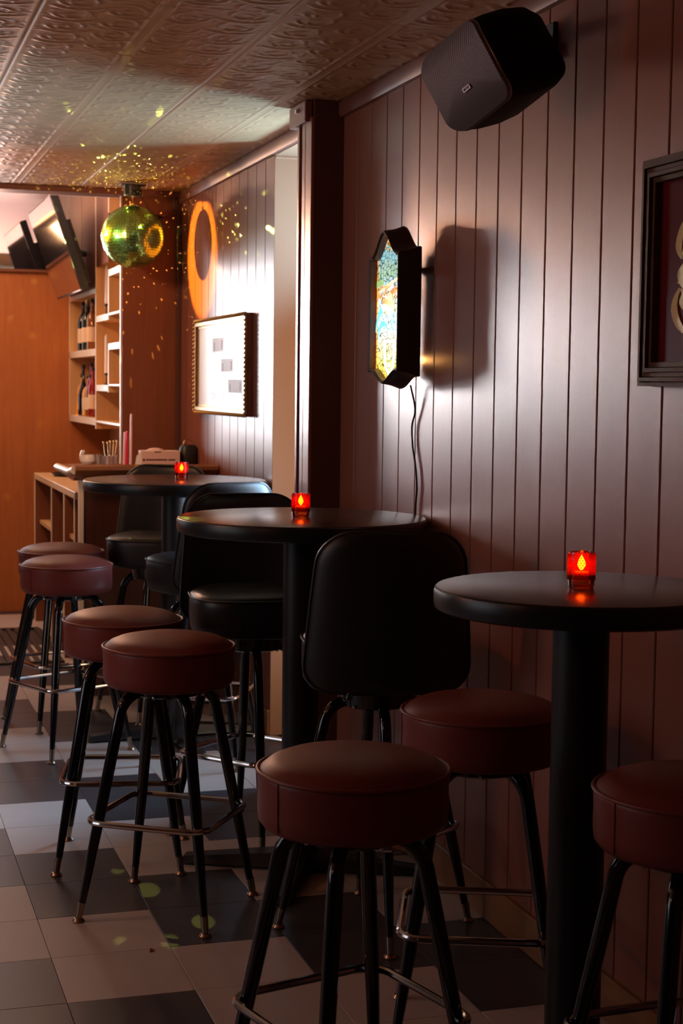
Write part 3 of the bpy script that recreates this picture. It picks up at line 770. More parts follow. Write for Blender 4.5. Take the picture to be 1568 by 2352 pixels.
# ------------------------------------------------------------------ loudspeaker
def speaker():
    g = Vector((1.350, 3.472, 2.152))          # centre of the grille
    w = Vector((0.0583, -0.1699, 0.0709)); h = Vector((0.0833, -0.0421, -0.1702)); d = Vector((0.1851, 0.0931, 0.0708))
    ex = w.normalized(); ey = h.normalized(); ez = ex.cross(ey).normalized()
    if ez.dot(d) < 0: ez = -ez
    t = thing('loudspeaker', 'black box loudspeaker with a curved metal grille, angled down high on the wall', 'speaker')
    t.location = g + 0.1*d
    def P(u, v, q): return g + ex*u + ey*v + ez*q - t.location
    hw, hh = 0.103, 0.100
    def outline(s, r=0.038, n=8):
        pts = []
        a, b = hw*s, hh*s
        for cx, cy, a0 in ((a-r, b-r, 0), (-a+r, b-r, PI/2), (-a+r, -b+r, PI), (a-r, -b+r, 1.5*PI)):
            for k in range(n+1):
                q = a0+PI/2*k/n; pts.append((cx+r*math.cos(q), cy+r*math.sin(q)))
        return pts
    def curved(q, u, v=0.0): return q+0.026*(v/hh)**2
    ol = outline(1.0); n = len(ol)
    # body
    m = M(); vs = []; secs = [(0.012, 1.0), (0.08, 1.05), (0.15, 1.07), (0.215, 1.02), (0.262, 0.86), (0.275, 0.60)]
    for q, s in secs:
        for u, v in outline(s, 0.038*s): vs.append(P(u, v, curved(q, u, v) if q < 0.05 else q))
    fs = []
    for r in range(len(secs)-1):
        for k in range(n): a = r*n+k; b = r*n+(k+1) % n; fs.append((a, b, b+n, a+n))
    fs.append(tuple((len(secs)-1)*n+k for k in range(n)))
    m.add(vs, fs); obj('cabinet', m, MT['spk'], t, 40)
    # grille, a curved skin wrapping onto the sides
    m = M(); vs = []; lev = [0.0, 0.25, 0.5, 0.7, 0.85, 0.95, 1.0]
    for s in lev[1:]:
        for u, v in ol: vs.append(P(u*s, v*s, curved(0.0, u*s, v*s)-0.002*(1-s)))
    ed = [P(u*1.004, v*1.004, curved(0.016, u, v)) for u, v in ol]
    vs += ed; L = len(lev)-1; fs = [tuple(range(n))]
    for r in range(L):
        for k in range(n): a = r*n+k; b = r*n+(k+1) % n; fs.append((a, b, b+n, a+n))
    m.add(vs, fs); gr = obj('grille', m, MT['grille'], t, 45)
    rim = M().tube([P(u*1.004, v*1.004, curved(0.014, u, v)) for u, v in ol], 0.0022, 6, closed=True)
    obj('grille_rim', rim, MT['rimmetal'], t)
    # badge with raised lettering
    bc = P(-0.002, 0.022, -0.003)
    R3 = Matrix((ey, ex, ez)).transposed()
    bu, bv = 0.0125, 0.0052
    c_ = lambda a, b, q: P(0.010+a, 0.030+b, curved(0, 0.010, 0.03)-0.002-q)
    bm_ = M().add([c_(-bu, -bv, 0.003), c_(bu, -bv, 0.003), c_(bu, bv, 0.003), c_(-bu, bv, 0.003), c_(-bu, -bv, -0.001), c_(bu, -bv, -0.001), c_(bu, bv, -0.001), c_(-bu, bv, -0.001)],
                  [(0, 1, 2, 3), (7, 6, 5, 4), (0, 4, 5, 1), (1, 5, 6, 2), (2, 6, 7, 3), (3, 7, 4, 0)])
    bd = obj('badge', bm_, MT['badge'], t, 0)
    cu = bpy.data.curves.new('lettering', 'FONT'); cu.body = 'BOSE'; cu.size = 0.0085; cu.extrude = 0.0004; cu.align_x = 'CENTER'; cu.align_y = 'CENTER'; cu.shear = 0.25
    tmp = bpy.data.objects.new('lettering', cu); C.objects.link(tmp)
    dg = bpy.context.evaluated_depsgraph_get(); me = bpy.data.meshes.new_from_object(tmp.evaluated_get(dg)); bpy.data.objects.remove(tmp)
    me.materials.clear(); me.materials.append(MT['badgeink'])
    lo = bpy.data.objects.new('lettering', me); C.objects.link(lo); lo.parent = bd
    mw = Matrix.Identity(4)
    for i in range(3): mw[i][0] = ex[i]; mw[i][1] = -ey[i]; mw[i][2] = -ez[i]
    mw.translation = c_(0, 0, 0.0035)
    lo.matrix_local = mw
    # wall arm
    wl = Vector((XW, 3.66, 2.285)) - t.location
    obj('wall_bracket', M().tube([P(0, 0, 0.25), P(0.0, -0.01, 0.28), wl-Vector((0.02, 0, 0)), wl], 0.016, 12).box(wl.x-0.012, wl.x, wl.y-0.05, wl.y+0.05, wl.z-0.05, wl.z+0.05, 0.003), MT['spk'], t)
speaker()

# ------------------------------------------------------------------ sign at the right edge
def sign():
    t = thing('framed_sign', 'maroon sign with ornate gold scrollwork in a ribbed dark brown frame', 'sign', (XW, 2.5, 1.454))
    y1, y0, z0, z1 = 3.100-2.5, 2.15-2.5, 0.0, 0.478
    # ribbed moulding: four members as mitred steps
    steps = [(0.0, 0.034, 0.0), (0.008, 0.030, 0.0), (0.016, 0.034, 0.0), (0.027, 0.027, 0.0), (0.036, 0.031, 0.0)]
    bounds = [0.0, 0.010, 0.020, 0.030, 0.040, 0.052]; hts = [0.030, 0.036, 0.030, 0.034, 0.026]
    def side(name, a, b, along):
        m = M()
        for k in range(5):
            i0, i1 = bounds[k], bounds[k+1]-0.0016; h = hts[k]
            if along == 'z':  # vertical member; a=outer y, b=direction
                ya, yb = a+b*i0, a+b*i1
                m.add([(0, ya, z0+i0), (0, yb, z0+i1), (0, yb, z1-i1), (0, ya, z1-i0), (-h, ya, z0+i0), (-h, yb, z0+i1), (-h, yb, z1-i1), (-h, ya, z1-i0)],
                      [(0, 1, 2, 3), (7, 6, 5, 4), (0, 4, 5, 1), (1, 5, 6, 2), (2, 6, 7, 3), (3, 7, 4, 0)])
            else:
                za, zb = a+b*i0, a+b*i1
                m.add([(0, y0+i0, za), (0, y0+i1, zb), (0, y1-i1, zb), (0, y1-i0, za), (-h, y0+i0, za), (-h, y0+i1, zb), (-h, y1-i1, zb), (-h, y1-i0, za)],
                      [(0, 1, 2, 3), (7, 6, 5, 4), (0, 4, 5, 1), (1, 5, 6, 2), (2, 6, 7, 3), (3, 7, 4, 0)])
        m.v = [(v[0]*1.0, v[1], v[2]) for v in m.v]
        obj(name, m, MT['darkframe'], t, 0)
    side('frame_side', y1, -1, 'z'); side('frame_side', y0, 1, 'z'); side('frame_rail', z0, 1, 'y'); side('frame_rail', z1, -1, 'y')
    obj('sign_panel', M().box(-0.010, -0.004, y0+0.05, y1-0.05, z0+0.05, z1-0.05), MT['maroon'], t, 0)
    # gold scroll strokes: (u, v) in millimetre-like units measured along the panel, widths in the same units
    def w(u, v): return (2.994-2.5-u/500.0, 1.883-1.454-v/1113.0)
    def stroke(pts, hw0, hw1):
        # smooth the centre line
        q = []
        n = len(pts)
        for i in range(n-1):
            p0, p1, p2, p3 = pts[max(i-1, 0)], pts[i], pts[i+1], pts[min(i+2, n-1)]
            for k in range(5):
                t_ = k/5
                q.append(tuple(0.5*((2*p1[a])+(-p0[a]+p2[a])*t_+(2*p0[a]-5*p1[a]+4*p2[a]-p3[a])*t_*t_+(-p0[a]+3*p1[a]-3*p2[a]+p3[a])*t_**3) for a in (0, 1)))
        q.append(pts[-1]); n = len(q); L_, R_ = [], []
        for i in range(n):
            a, b = q[max(i-1, 0)], q[min(i+1, n-1)]; dx, dy = b[0]-a[0], b[1]-a[1]; l = math.hypot(dx, dy) or 1
            h_ = hw0+(hw1-hw0)*math.sin(PI*min(1, max(0, i/(n-1))))
            L_.append((q[i][0]-dy/l*h_, q[i][1]+dx/l*h_)); R_.append((q[i][0]+dy/l*h_, q[i][1]-dx/l*h_))
        m = M()
        ring = [w(*q_) for q_ in L_]; ring2 = [w(*q_) for q_ in R_]
        vs = [(-0.0135, *p) for p in ring]+[(-0.0135, *p) for p in ring2]+[(-0.0100, *p) for p in ring]+[(-0.0100, *p) for p in ring2]
        fs = []
        for k in range(n-1): fs += [(k, k+1, n+k+1, n+k), (k, 2*n+k, 2*n+k+1, k+1), (n+k, n+k+1, 3*n+k+1, 3*n+k)]
        fs += [(0, n, 3*n, 2*n), (n-1, 3*n-1, 4*n-1, 2*n-1)]
        m.add(vs, fs)
        return m
    S = [([(34, 86), (24, 105), (17, 130), (14, 155), (16, 172), (22, 186)], 1.5, 6.5), ([(22, 184), (27, 160), (30, 140), (38, 128), (50, 132), (58, 150), (60, 175)], 2.0, 6.0),
         ([(42, 152), (36, 180), (27, 200), (19, 216), (21, 236), (30, 252), (38, 272), (34, 292), (26, 300)], 1.5, 6.0),
         ([(19, 252), (11, 272), (8, 295), (12, 320), (22, 342), (36, 352), (56, 350)], 2.5, 7.0), ([(20, 254), (27, 266), (24, 284), (32, 300), (46, 304), (56, 294)], 2.0, 6.0),
         ([(34, 86), (52, 74), (74, 78), (90, 70)], 2, 6), ([(56, 350), (80, 356), (96, 346)], 3, 6)]
    spikes = [[(14, 146), (6, 151), (16, 158)], [(20, 208), (13, 214), (20, 222)], [(20, 228), (12, 240), (24, 246)], [(9, 290), (0, 302), (10, 310)], [(24, 340), (24, 356), (36, 350)], [(28, 90), (31, 80), (38, 88)]]
    for mir in (False, True):
        f_ = (lambda p: (210-p[0], p[1])) if mir else (lambda p: p)
        for pts, a_, b_ in S: obj('gold_scroll', stroke([f_(p) for p in pts], a_, b_), MT['goldleaf'], t, 0)
        for tri in spikes: obj('scroll_spike', M().prism([w(*f_(p)) for p in tri], 'x', -0.0131, -0.0102), MT['goldleaf'], t, 0)
    obj('dark_letter', M().prism([w(*p) for p in ((46, 110), (60, 100), (70, 180), (58, 215), (70, 250), (66, 330), (50, 320), (44, 262), (36, 226), (46, 190))], 'x', -0.0118, -0.010), MT['darksign'], t, 0)  # the sign's own dark letter
sign()

# ------------------------------------------------------------------ gold-framed print on the rear panelling
def print_frame():
    x = XW+0.004
    t = thing('framed_print', 'white architectural print in a gold rope-edged frame on the rear panelling', 'picture', (x, 7.25, 1.312))
    y0, y1, z0, z1 = 6.640-7.25, 7.690-7.25, 0.0, 0.445
    D = 0.030; fw = 0.030
    def bar(a, b, c, d, name):
        obj(name, M().box(-D, 0, a, b, c, d, 0.002), MT['frameside'], t)
    bar(y0, y0+fw, z0, z1, 'frame_side'); bar(y1-fw, y1, z0, z1, 'frame_side'); bar(y0+fw, y1-fw, z0, z0+fw, 'frame_rail'); bar(y0+fw, y1-fw, z1-fw, z1, 'frame_rail')
    obj('gilt_inner_moulding', M().box(-D-0.004, -D, y0+0.012, y0+fw, z0+0.012, z1-0.012, 0.0015).box(-D-0.004, -D, y1-fw, y1-0.012, z0+0.012, z1-0.012, 0.0015)
        .box(-D-0.004, -D, y0+fw, y1-fw, z0+0.012, z0+fw, 0.0015).box(-D-0.004, -D, y0+fw, y1-fw, z1-fw, z1-0.012, 0.0015)
        .box(-0.022, -0.0185, y0+fw, y0+fw+0.012, z0+fw, z1-fw).box(-0.022, -0.0185, y1-fw-0.012, y1-fw, z0+fw, z1-fw).box(-0.022, -0.0185, y0+fw, y1-fw, z0+fw, z0+fw+0.012).box(-0.022, -0.0185, y0+fw, y1-fw, z1-fw-0.012, z1-fw), MT['goldframe'], t)
    rope = M(); st = 0.020
    def bead(y, z, dy, dz):
        rope.tube([(-D-0.002, y-dy, z-dz), (-D-0.007, y, z), (-D-0.002, y+dy, z+dz)], [0.003, 0.0058, 0.003], 6)
    n = int((y1-y0)/st)
    for k in range(n):
        y = y0+0.01+k*st
        bead(y, z0+0.004, 0.006, 0.006); bead(y, z1-0.004, 0.006, -0.006)
    for k in range(int((z1-z0)/st)):
        z = z0+0.012+k*st
        bead(y0+0.004, z, 0.005, 0.007); bead(y1-0.004, z, 0.005, -0.007)
    r = obj('rope_edge', rope, MT['goldframe'], t); r['kind'] = 'stuff'
    px = -0.018
    pp = obj('print', M().box(px, px+0.004, y0+fw, y1-fw, z0+fw, z1-fw), MT['paper'], t, 0)
    # printed bands (railings) and grey panels: flat print, a hair proud of the sheet
    ink, pale, plum = M(), M(), M()
    ya, yb = 6.69-7.25, 7.36-7.25   # right..left extent of the drawing
    H = z1-z0
    def bl(m, a, b, c, d, q=0.0006): m.box(px-q, px, a, b, c, d)
    zb = [0.36, 0.262, 0.168, 0.075]
    for z in zb:
        for dz in (0.022, 0.016, 0.0, -0.006): bl(ink, ya, yb, z+dz, z+dz+0.0026)
        for f in (0.10, 0.36, 0.62, 0.90): bl(ink, yb-(yb-ya)*f-0.005, yb-(yb-ya)*f+0.005, z+0.001, z+0.016)
    for (fa, fb), zt, zl in (((0.02, 0.36), zb[0]-0.008, zb[1]+0.026), ((0.28, 0.64), zb[1]-0.008, zb[2]+0.026), ((0.50, 0.90), zb[2]-0.008, zb[3]+0.026)):
        a, b = yb-(yb-ya)*fb, yb-(yb-ya)*fa
        bl(pale, a, b, zl, zt)
        bl(plum, a+0.02, a+0.045, zl+0.01, zt-0.012, 0.0009); bl(ink, b-0.05, b-0.035, zl+0.004, zt-0.02, 0.0009)
    obj('railing_lines', ink, MT['ink'], pp, 0); obj('grey_panels', pale, MT['inkl'], pp, 0); obj('plum_strokes', plum, MT['inkr'], pp, 0)
print_frame()

# ------------------------------------------------------------------ mirror ball
def disco():
    BX, BY, BZ, R = 1.356, 7.85, 2.168, 0.153
    t = thing('mirror_ball', 'mirror disco ball with green spotlight colour put into its facets, hanging before the bar', 'mirror ball', (BX, BY, BZ))
    obj('core', M().sphere((0, 0, 0), R-0.0025, 48, 32), MT['grout'], t)
    rng = random.Random(3); fm = M(); rows = 36
    front = M()
    count = 0
    for j in range(1, rows):
        th = PI*(j)/rows; rr = R*math.sin(th); z = R*math.cos(th)
        n = max(6, int(2*PI*rr/(PI*R/rows)))
        for k in range(n):
            a = 2*PI*(k+0.5*(j % 2))/n
            nrm = Vector((math.sin(th)*math.cos(a), math.sin(th)*math.sin(a), math.cos(th)))
            e1 = Vector((-math.sin(a), math.cos(a), 0)); e2 = nrm.cross(e1)
            tl = 0.035
            e1 = (e1 + nrm*rng.uniform(-tl, tl)).normalized(); e2 = (e2+nrm*rng.uniform(-tl, tl)).normalized()
            s1_ = PI*rr/n*0.86; s2_ = PI*R/rows/2*0.86; c0 = nrm*R
            fm.add([c0-e1*s1_-e2*s2_, c0+e1*s1_-e2*s2_, c0+e1*s1_+e2*s2_, c0-e1*s1_+e2*s2_], [(0, 1, 2, 3)])
    me = bpy.data.meshes.new('mirror_facets'); me.from_pydata(fm.v, [], fm.f); me.update(); me.materials.append(MT['facet'])
    o = obj('mirror_facets', me, None, t); o['kind'] = 'stuff'
    obj('hanging_cap', M().lathe([(0, R-0.003), (0.016, R-0.004), (0.014, R+0.008), (0.006, R+0.012), (0, R+0.012)], 20), MT['goldmetal'], t)
    # chain links
    for k in range(3):
        z = R+0.020+0.020*k
        pts = [(0.008*math.cos(q)*(1 if k % 2 else 0.2), 0.008*math.cos(q)*(0.2 if k % 2 else 1), z+0.012*math.sin(q)) for q in [2*PI*i/14 for i in range(14)]]
        obj('chain_link', M().tube(pts, 0.0016, 6, closed=True), MT['goldmetal'], t)
    m = thing('ball_motor', 'small black motor box on the ceiling above the mirror ball', 'motor', (BX, BY, 2.365))
    obj('housing', M().lathe([(0, 0), (0.040, 0), (0.043, 0.003), (0.043, 0.050), (0, 0.050)], 32), MT['tvshell'], m)
    obj('mounting_flange', M().box(-0.062, 0.062, -0.03, 0.03, 0.050, 0.056, 0.001), MT['tvshell'], m)
    obj('spindle', M().cyl((0, 0, -0.012), (0, 0, 0), 0.004), MT['goldmetal'], m)
    w = thing('motor_cable', 'thin black cable sagging behind the mirror ball', 'cable', (BX, BY, 2.40))
    pts = [(0.05+0.17*q, 0.10+0.15*q, 0.0-0.10*q-0.05*math.sin(PI*q)) for q in [k/14 for k in range(15)]]
    obj('wire', M().tube(pts, 0.0022, 6), MT['cord'], w)
    obj('inline_plug', M().tube([pts[8], pts[9], pts[10], pts[11]], [0.006, 0.011, 0.011, 0.006], 8), MT['cord'], w)
    hk = thing('ceiling_hook', 'small hook under the header beside the corner post', 'hook', (1.615, 8.12, 2.30))
    obj('hook', M().tube([(0, 0, 0.104), (0, 0, 0.06), (0.008, 0, 0.045), (0, 0, 0.03), (-0.008, 0, 0.040)], 0.004, 8), MT['capblack'], hk)
    # coloured spots that play on the ball
    def spot(name, loc, look, power, col, deg, blend, r):
        sp = bpy.data.lights.new(name, 'SPOT'); sp.energy = power; sp.color = col; sp.spot_size = math.radians(deg); sp.shadow_soft_size = r; sp.spot_blend = blend
        so = bpy.data.objects.new(name, sp); C.objects.link(so); so.location = loc
        so.rotation_euler = (Vector(look)-Vector(loc)).to_track_quat('-Z', 'Y').to_euler()
    spot('green_spot', (-0.9, 6.9, 2.2), (BX, BY, BZ), 420, (0.62, 1.0, 0.25), 7.5, 0.3, 0.02)
    spot('orange_spot', (-1.35, 9.5, 2.54), (1.665, 7.69, 2.065), 3600, (1.0, 0.40, 0.02), 9.8, 0.22, 0.012)
disco()
def flecks(loc, power, col, scale, thr, rot=(0.5, 0.3, 1.1)):  # added patterned point lights stand in for reflections off the facets
    d = bpy.data.lights.new('added_fleck_light', 'POINT'); d.energy = power; d.shadow_soft_size = 0.0; d.use_nodes = True
    nt = d.node_tree; em = nt.nodes['Emission']
    g = nt.nodes.new('ShaderNodeTexCoord')
    vo = nt.nodes.new('ShaderNodeTexVoronoi'); vo.inputs['Scale'].default_value = scale; vo.inputs['Randomness'].default_value = 0.85
    nt.links.new(g.outputs['Normal'], vo.inputs['Vector'])
    mp = nt.nodes.new('ShaderNodeMapRange'); mp.inputs['From Min'].default_value = thr; mp.inputs['From Max'].default_value = thr*0.8
    nt.links.new(vo.outputs['Distance'], mp.inputs['Value'])
    nt.links.new(mp.outputs['Result'], em.inputs['Strength']); em.inputs['Color'].default_value = (*col, 1)
    o = bpy.data.objects.new('added_fleck_light', d); C.objects.link(o); o.location = loc; o.rotation_euler = rot
flecks((1.356-0.155, 7.85-0.09, 2.168+0.03), 27, (0.95, 0.95, 0.16), 16.0, 0.16)
flecks((1.356-0.13, 7.85+0.05, 2.168+0.10), 18, (0.95, 0.95, 0.16), 13.0, 0.13, (0.9, 0.1, 0.2))
flecks((1.356+0.08, 7.85-0.10, 2.168+0.12), 18, (0.95, 0.95, 0.16), 13.0, 0.13, (0.2, 0.6, 1.9))
flecks((1.356+0.02, 7.85-0.175, 2.168+0.05), 27, (0.95, 0.95, 0.16), 19.0, 0.155, (0.1, 1.2, 0.4))
flecks((1.356-0.04, 7.85-0.06, 2.168+0.155), 9, (0.95, 0.95, 0.16), 9.0, 0.17, (1.1, 0.2, 0.7))
flecks((1.356+0.03, 7.85+0.175, 2.168-0.02), 70, (1.0, 0.80, 0.25), 13.0, 0.13, (0.3, 0.9, 0.2))

# ------------------------------------------------------------------ television
def tv():
    t = thing('television', 'flat television tilted down above the bar shelves', 'television')
    a = Vector((1.25, 8.88, 1.958)); b = Vector((1.25, 9.96, 1.958)); top = Vector((1.075, 8.88, 2.475))
    ex = (b-a).normalized(); ey = (top-a).normalized(); ez = ex.cross(ey).normalized()
    if ez.x < 0: ez = -ez
    t.location = a
    Wd, Ht = (b-a).length, (top-a).length
    def P(u, v, q): return ex*u+ey*v+ez*q
    def slab(u0, u1, v0, v1, q0, q1):
        return M().add([P(u0, v0, q0), P(u1, v0, q0), P(u1, v1, q0), P(u0, v1, q0), P(u0, v0, q1), P(u1, v0, q1), P(u1, v1, q1), P(u0, v1, q1)],
                       [(0, 1, 2, 3), (7, 6, 5, 4), (0, 4, 5, 1), (1, 5, 6, 2), (2, 6, 7, 3), (3, 7, 4, 0)])
    obj('shell', slab(0, Wd, 0, Ht, 0.004, 0.045), MT['tvshell'], t, 0)
    obj('rear_housing', slab(0.12, Wd-0.12, 0.03, Ht-0.15, 0.045, 0.085), MT['tvshell'], t, 0)
    obj('screen', slab(0.008, Wd-0.008, 0.010, Ht-0.008, -0.001, 0.004), MT['screen'], t, 0)
    obj('bezel_strip', slab(0.02, 0.32, 0.001, 0.009, -0.003, 0.004), MT['whiteglass'], t, 0)
    obj('wall_arm', M().tube([P(Wd/2, Ht*0.45, 0.08), Vector((XB-0.001, (a.y+b.y)/2, 2.20))-a], 0.018, 10), MT['tvshell'], t)
tv()

# ------------------------------------------------------------------ shelving block
def shelving():
    t = thing('bar_shelving', 'plywood bottle shelving with pale stepped edges behind the bar', 'shelf', (XB, 8.205, 0))
    D = 0.25; th = 0.022
    Y = lambda y: y-8.205
    def part(name, m, mt): return obj(name, m, MT[mt], t)
    part('back_panel', M().box(D-0.010, D-0.001, 0.03, Y(9.065), 1.2, 2.74), 'ply'); part('back_panel', M().box(D-0.010, D-0.001, Y(9.0655), Y(10.195), 1.2, 2.74), 'orange')
    def upright(y, z0, z1): 
        part('upright', M().box(0.004, D-0.010, y-th/2, y+th/2, z0, z1), 'ply'); part('edge_band', M().box(0, 0.0045, y-th/2, y+th/2, z0, z1), 'plyedge')
    def shelf(y0, y1, z, h=0.034):
        part('shelf_board', M().box(0.004, D-0.010, y0, y1, z-h, z), 'ply'); part('edge_band', M().box(0, 0.0045, y0, y1, z-h, z), 'plyedge')
    upright(0.011, 1.0, 2.70); upright(Y(9.065), 1.19, 2.70); upright(Y(8.605), 1.40, 1.66); upright(Y(8.605), 1.79, 2.06); upright(Y(8.605), 2.36, 2.52)
    upright(Y(10.18), 1.22, 2.70)
    shelf(Y(8.60), Y(9.06), 1.825); shelf(0.02, Y(8.60), 2.056); shelf(0.02, Y(8.60), 1.663); shelf(Y(8.60), Y(9.06), 1.440); shelf(0.02, Y(8.60), 1.825, 0.012)
    shelf(Y(9.07), Y(10.18), 1.645, 0.040); shelf(Y(9.07), Y(10.18), 1.250, 0.040); shelf(0.02, Y(9.06), 1.240, 0.012)
    shelf(Y(9.07), Y(10.18), 1.985, 0.026); shelf(0.02, Y(8.60), 2.50, 0.034); shelf(0.02, Y(8.60), 1.445, 0.010)
    for a, b, z0 in ((Y(9.08), Y(9.62), 1.99), (Y(9.63), Y(10.165), 1.99), (Y(8.62), Y(9.05), 2.10)):
        obj('cabinet_door', M().box(0.002, 0.020, a, b, z0, 2.70, 0.002), MT['brownply'], t)
    for y, z in ((9.9, 1.655), (9.9, 1.26), (8.72, 1.46), (8.72, 1.845)):
        point('shelf_lamp', (0.03, Y(y), z+0.03), 0.35, (1.0, 0.45, 0.10), 0.02, t)
shelving()
# bottles
def bottle(x, y, z, h, r, mt, lab, label, cap='capblack', group='bottles on the bar shelves', kind=0):
    t = thing('bottle', label, 'bottle', (x, y, z), 0, group)
    prof = [(0, 0), (r*0.92, 0), (r, 0.004), (r, h*0.58), (r*0.86, h*0.66), (r*0.36, h*0.76), (r*0.30, h*0.80), (r*0.30, h*0.93), (0, h*0.93)]
    if kind == 1: prof = [(0, 0), (r*0.9, 0), (r, 0.006), (r*0.98, h*0.40), (r*0.6, h*0.56), (r*0.28, h*0.68), (r*0.26, h*0.93), (0, h*0.93)]
    obj('glass_body', M().lathe(prof, 20), mt, t)
    obj('cap', M().lathe([(0, h*0.93), (r*0.34, h*0.93), (r*0.34, h), (0, h)], 14), MT[cap], t)
    if lab: obj('paper_label', M().lathe([(r+0.0006, h*0.16), (r+0.0008, h*0.17), (r+0.0008, h*0.44), (r+0.0006, h*0.45)], 20), MT[lab], t)
G1 = 'bottles on the upper bottle shelf'; G2 = 'bottles on the lower bottle shelf'
bl = [(9.97, .23, .042, 5, None, 1, 'round-shouldered amber bottle on the upper bottle shelf, leftmost there'),
      (9.87, .30, .032, 4, 'label', 0, 'tall dark bottle with cream label on the upper bottle shelf, second from the left'),
      (9.78, .29, .033, 1, 'label', 0, 'dark green bottle with a pale label on the upper shelf, third from the left'),
      (9.69, .305, .034, 1, 'label', 0, 'tallest dark green bottle on the upper bottle shelf'),
      (9.60, .29, .033, 2, 'label', 0, 'clear bottle with warm label on the upper bottle shelf'),
      (9.50, .30, .034, 0, 'label', 0, 'amber bottle beside the shelf upright on the upper shelf')]
for y, h, r, k, lb, kd, lab in bl: bottle(XB+0.055+0.012*math.sin(y*31), y, 1.646, h, r, BG[k], lb, lab, 'goldmetal' if k == 1 else 'capblack', G1, kd)
bl = [(10.05, .26, .030, 2, 'label', 0, 'slim clear bottle with a long neck at the left of the lower bottle shelf'),
      (9.95, .25, .034, 5, None, 0, 'glowing golden bottle on the lower shelf, nearest the end wall of that pair'),
      (9.86, .31, .034, 4, None, 1, 'black bottle with sloping shoulders on the lower bottle shelf'),
      (9.76, .24, .040, 5, 'label', 0, 'squat golden bottle with bright label on the lower bottle shelf'),
      (9.66, .32, .032, 3, None, 0, 'tall deep red bottle on the lower bottle shelf'),
      (9.57, .25, .033, 0, 'label', 0, 'amber bottle with square cream label on the lower bottle shelf'),
      (9.47, .29, .030, 3, 'label', 0, 'red bottle with pale label beside the upright on the lower shelf')]
for y, h, r, k, lb, kd, lab in bl: bottle(XB+0.055+0.012*math.sin(y*17), y, 1.251, h, r, BG[k], lb, lab, 'capblack', G2, kd)
bottle(XB+0.05, 8.30, 1.664, .085, .030, bottleglass('pale_green_jar', (0.55, 0.62, 0.40)), 'label', 'short jar with a black lid on the stepped shelf', 'capblack', 'small jars on the stepped shelf')
bottle(XB+0.05, 8.43, 1.664, .070, .016, BG[3], None, 'tiny dark red bottle beside the black-lidded jar', 'capblack', 'small jars on the stepped shelf')
# hanging white taper candles in the stepped cells
for z, l in ((1.452, 'white taper candle in a dark holder in the lower stepped cell'), (1.838, 'white taper candle in a dark holder in the upper stepped cell')):
    t = thing('taper_candle', l, 'candle', (XB+0.04, 8.93, z-0.0115), 0, 'white tapers in the stepped shelves')
    obj('holder', M().lathe([(0, 0), (0.016, 0), (0.016, 0.004), (0.004, 0.008), (0.004, 0.05), (0.011, 0.056), (0.011, 0.066), (0, 0.066)], 16), MT['capblack'], t)
    obj('wax', M().lathe([(0, 0.060), (0.010, 0.060), (0.008, 0.27), (0.003, 0.28), (0, 0.28)], 14), MT['whiteglass'], t)

# ------------------------------------------------------------------ bar front, bar top and back counter
t = thing('bar_counter', 'dark panelled bar front with a moulded wooden top, beyond the tables', 'bar', (1.03, 7.34, -0.010))
obj('front_panel', M().box(0.012, XW-0.002-1.03, 0.0, 0.03, 0.010, 1.005), MT['darkply'], t, 0)
obj('end_panel', M().box(-0.010, 0.012, -0.012, 0.030, 0.010, 1.012, 0.002), MT['plyedge'], t)
prof = [(-0.075, 1.052), (-0.085, 1.062), (-0.082, 1.078), (-0.060, 1.087), (-0.020, 1.078), (0.03, 1.066), (0.10, 1.060), (0.56, 1.060), (0.56, 1.025), (0.0, 1.010), (-0.055, 1.030)]
m = M(); n = len(prof)
vs = [(-0.035, y, z) for y, z in prof]+[(XW-0.002-1.03, y, z) for y, z in prof]
m.add(vs, [tuple(range(n)), tuple(range(2*n-1, n-1, -1))]+[((k+1) % n, k, n+k, n+(k+1) % n) for k in range(n)])
obj('bar_top', m, MT['bartop'], t, 40)
obj('end_nosing', M().tube([(-0.035, -0.06, 1.062), (-0.037, 0.10, 1.045), (-0.037, 0.56, 1.045)], [0.020, 0.018, 0.018], 12), MT['plyedge'], t)
t = thing('back_counter', 'pale wooden back counter with open shelves below, behind the bar end', 'counter', (1.085, 7.95, 0))
obj('worktop', M().box(0.0, 0.57, 0.0, 1.80, 0.868, 0.905, 0.003), MT['counter'], t)
for y in (0.02, 0.42, 0.95, 1.77):
    obj('upright', M().box(0.004, 0.55, y, y+0.022, 0.0, 0.868), MT['brownply'], t)  # interior shade is put into the darker wood
    obj('edge_band', M().box(0.0, 0.004, y, y+0.022, 0.0, 0.868), MT['plyedge'], t)
for a, b, z in ((0.042, 0.42, 0.66), (0.442, 0.95, 0.40), (0.972, 1.77, 0.62), (0.042, 0.42, 0.2), (0.442, 0.95, 0.2), (0.972, 1.77, 0.2)):
    obj('shelf_board', M().box(0.03, 0.55, a, b, z-0.022, z), MT['ply'], t)
obj('back_panel', M().box(0.55, 0.56, 0.03, 1.75, 0, 0.868), MT['darkply'], t)  # dark wood carries the shade under the worktop
t = thing('black_tray', 'flat black tray lying on the pale back counter', 'tray', (1.26, 9.35, 0.905))
obj('tray', M().lathe([(0, 0), (0.10, 0), (0.12, 0.02), (0.115, 0.02), (0.098, 0.004), (0, 0.004)], 32), MT['capblack'], t)

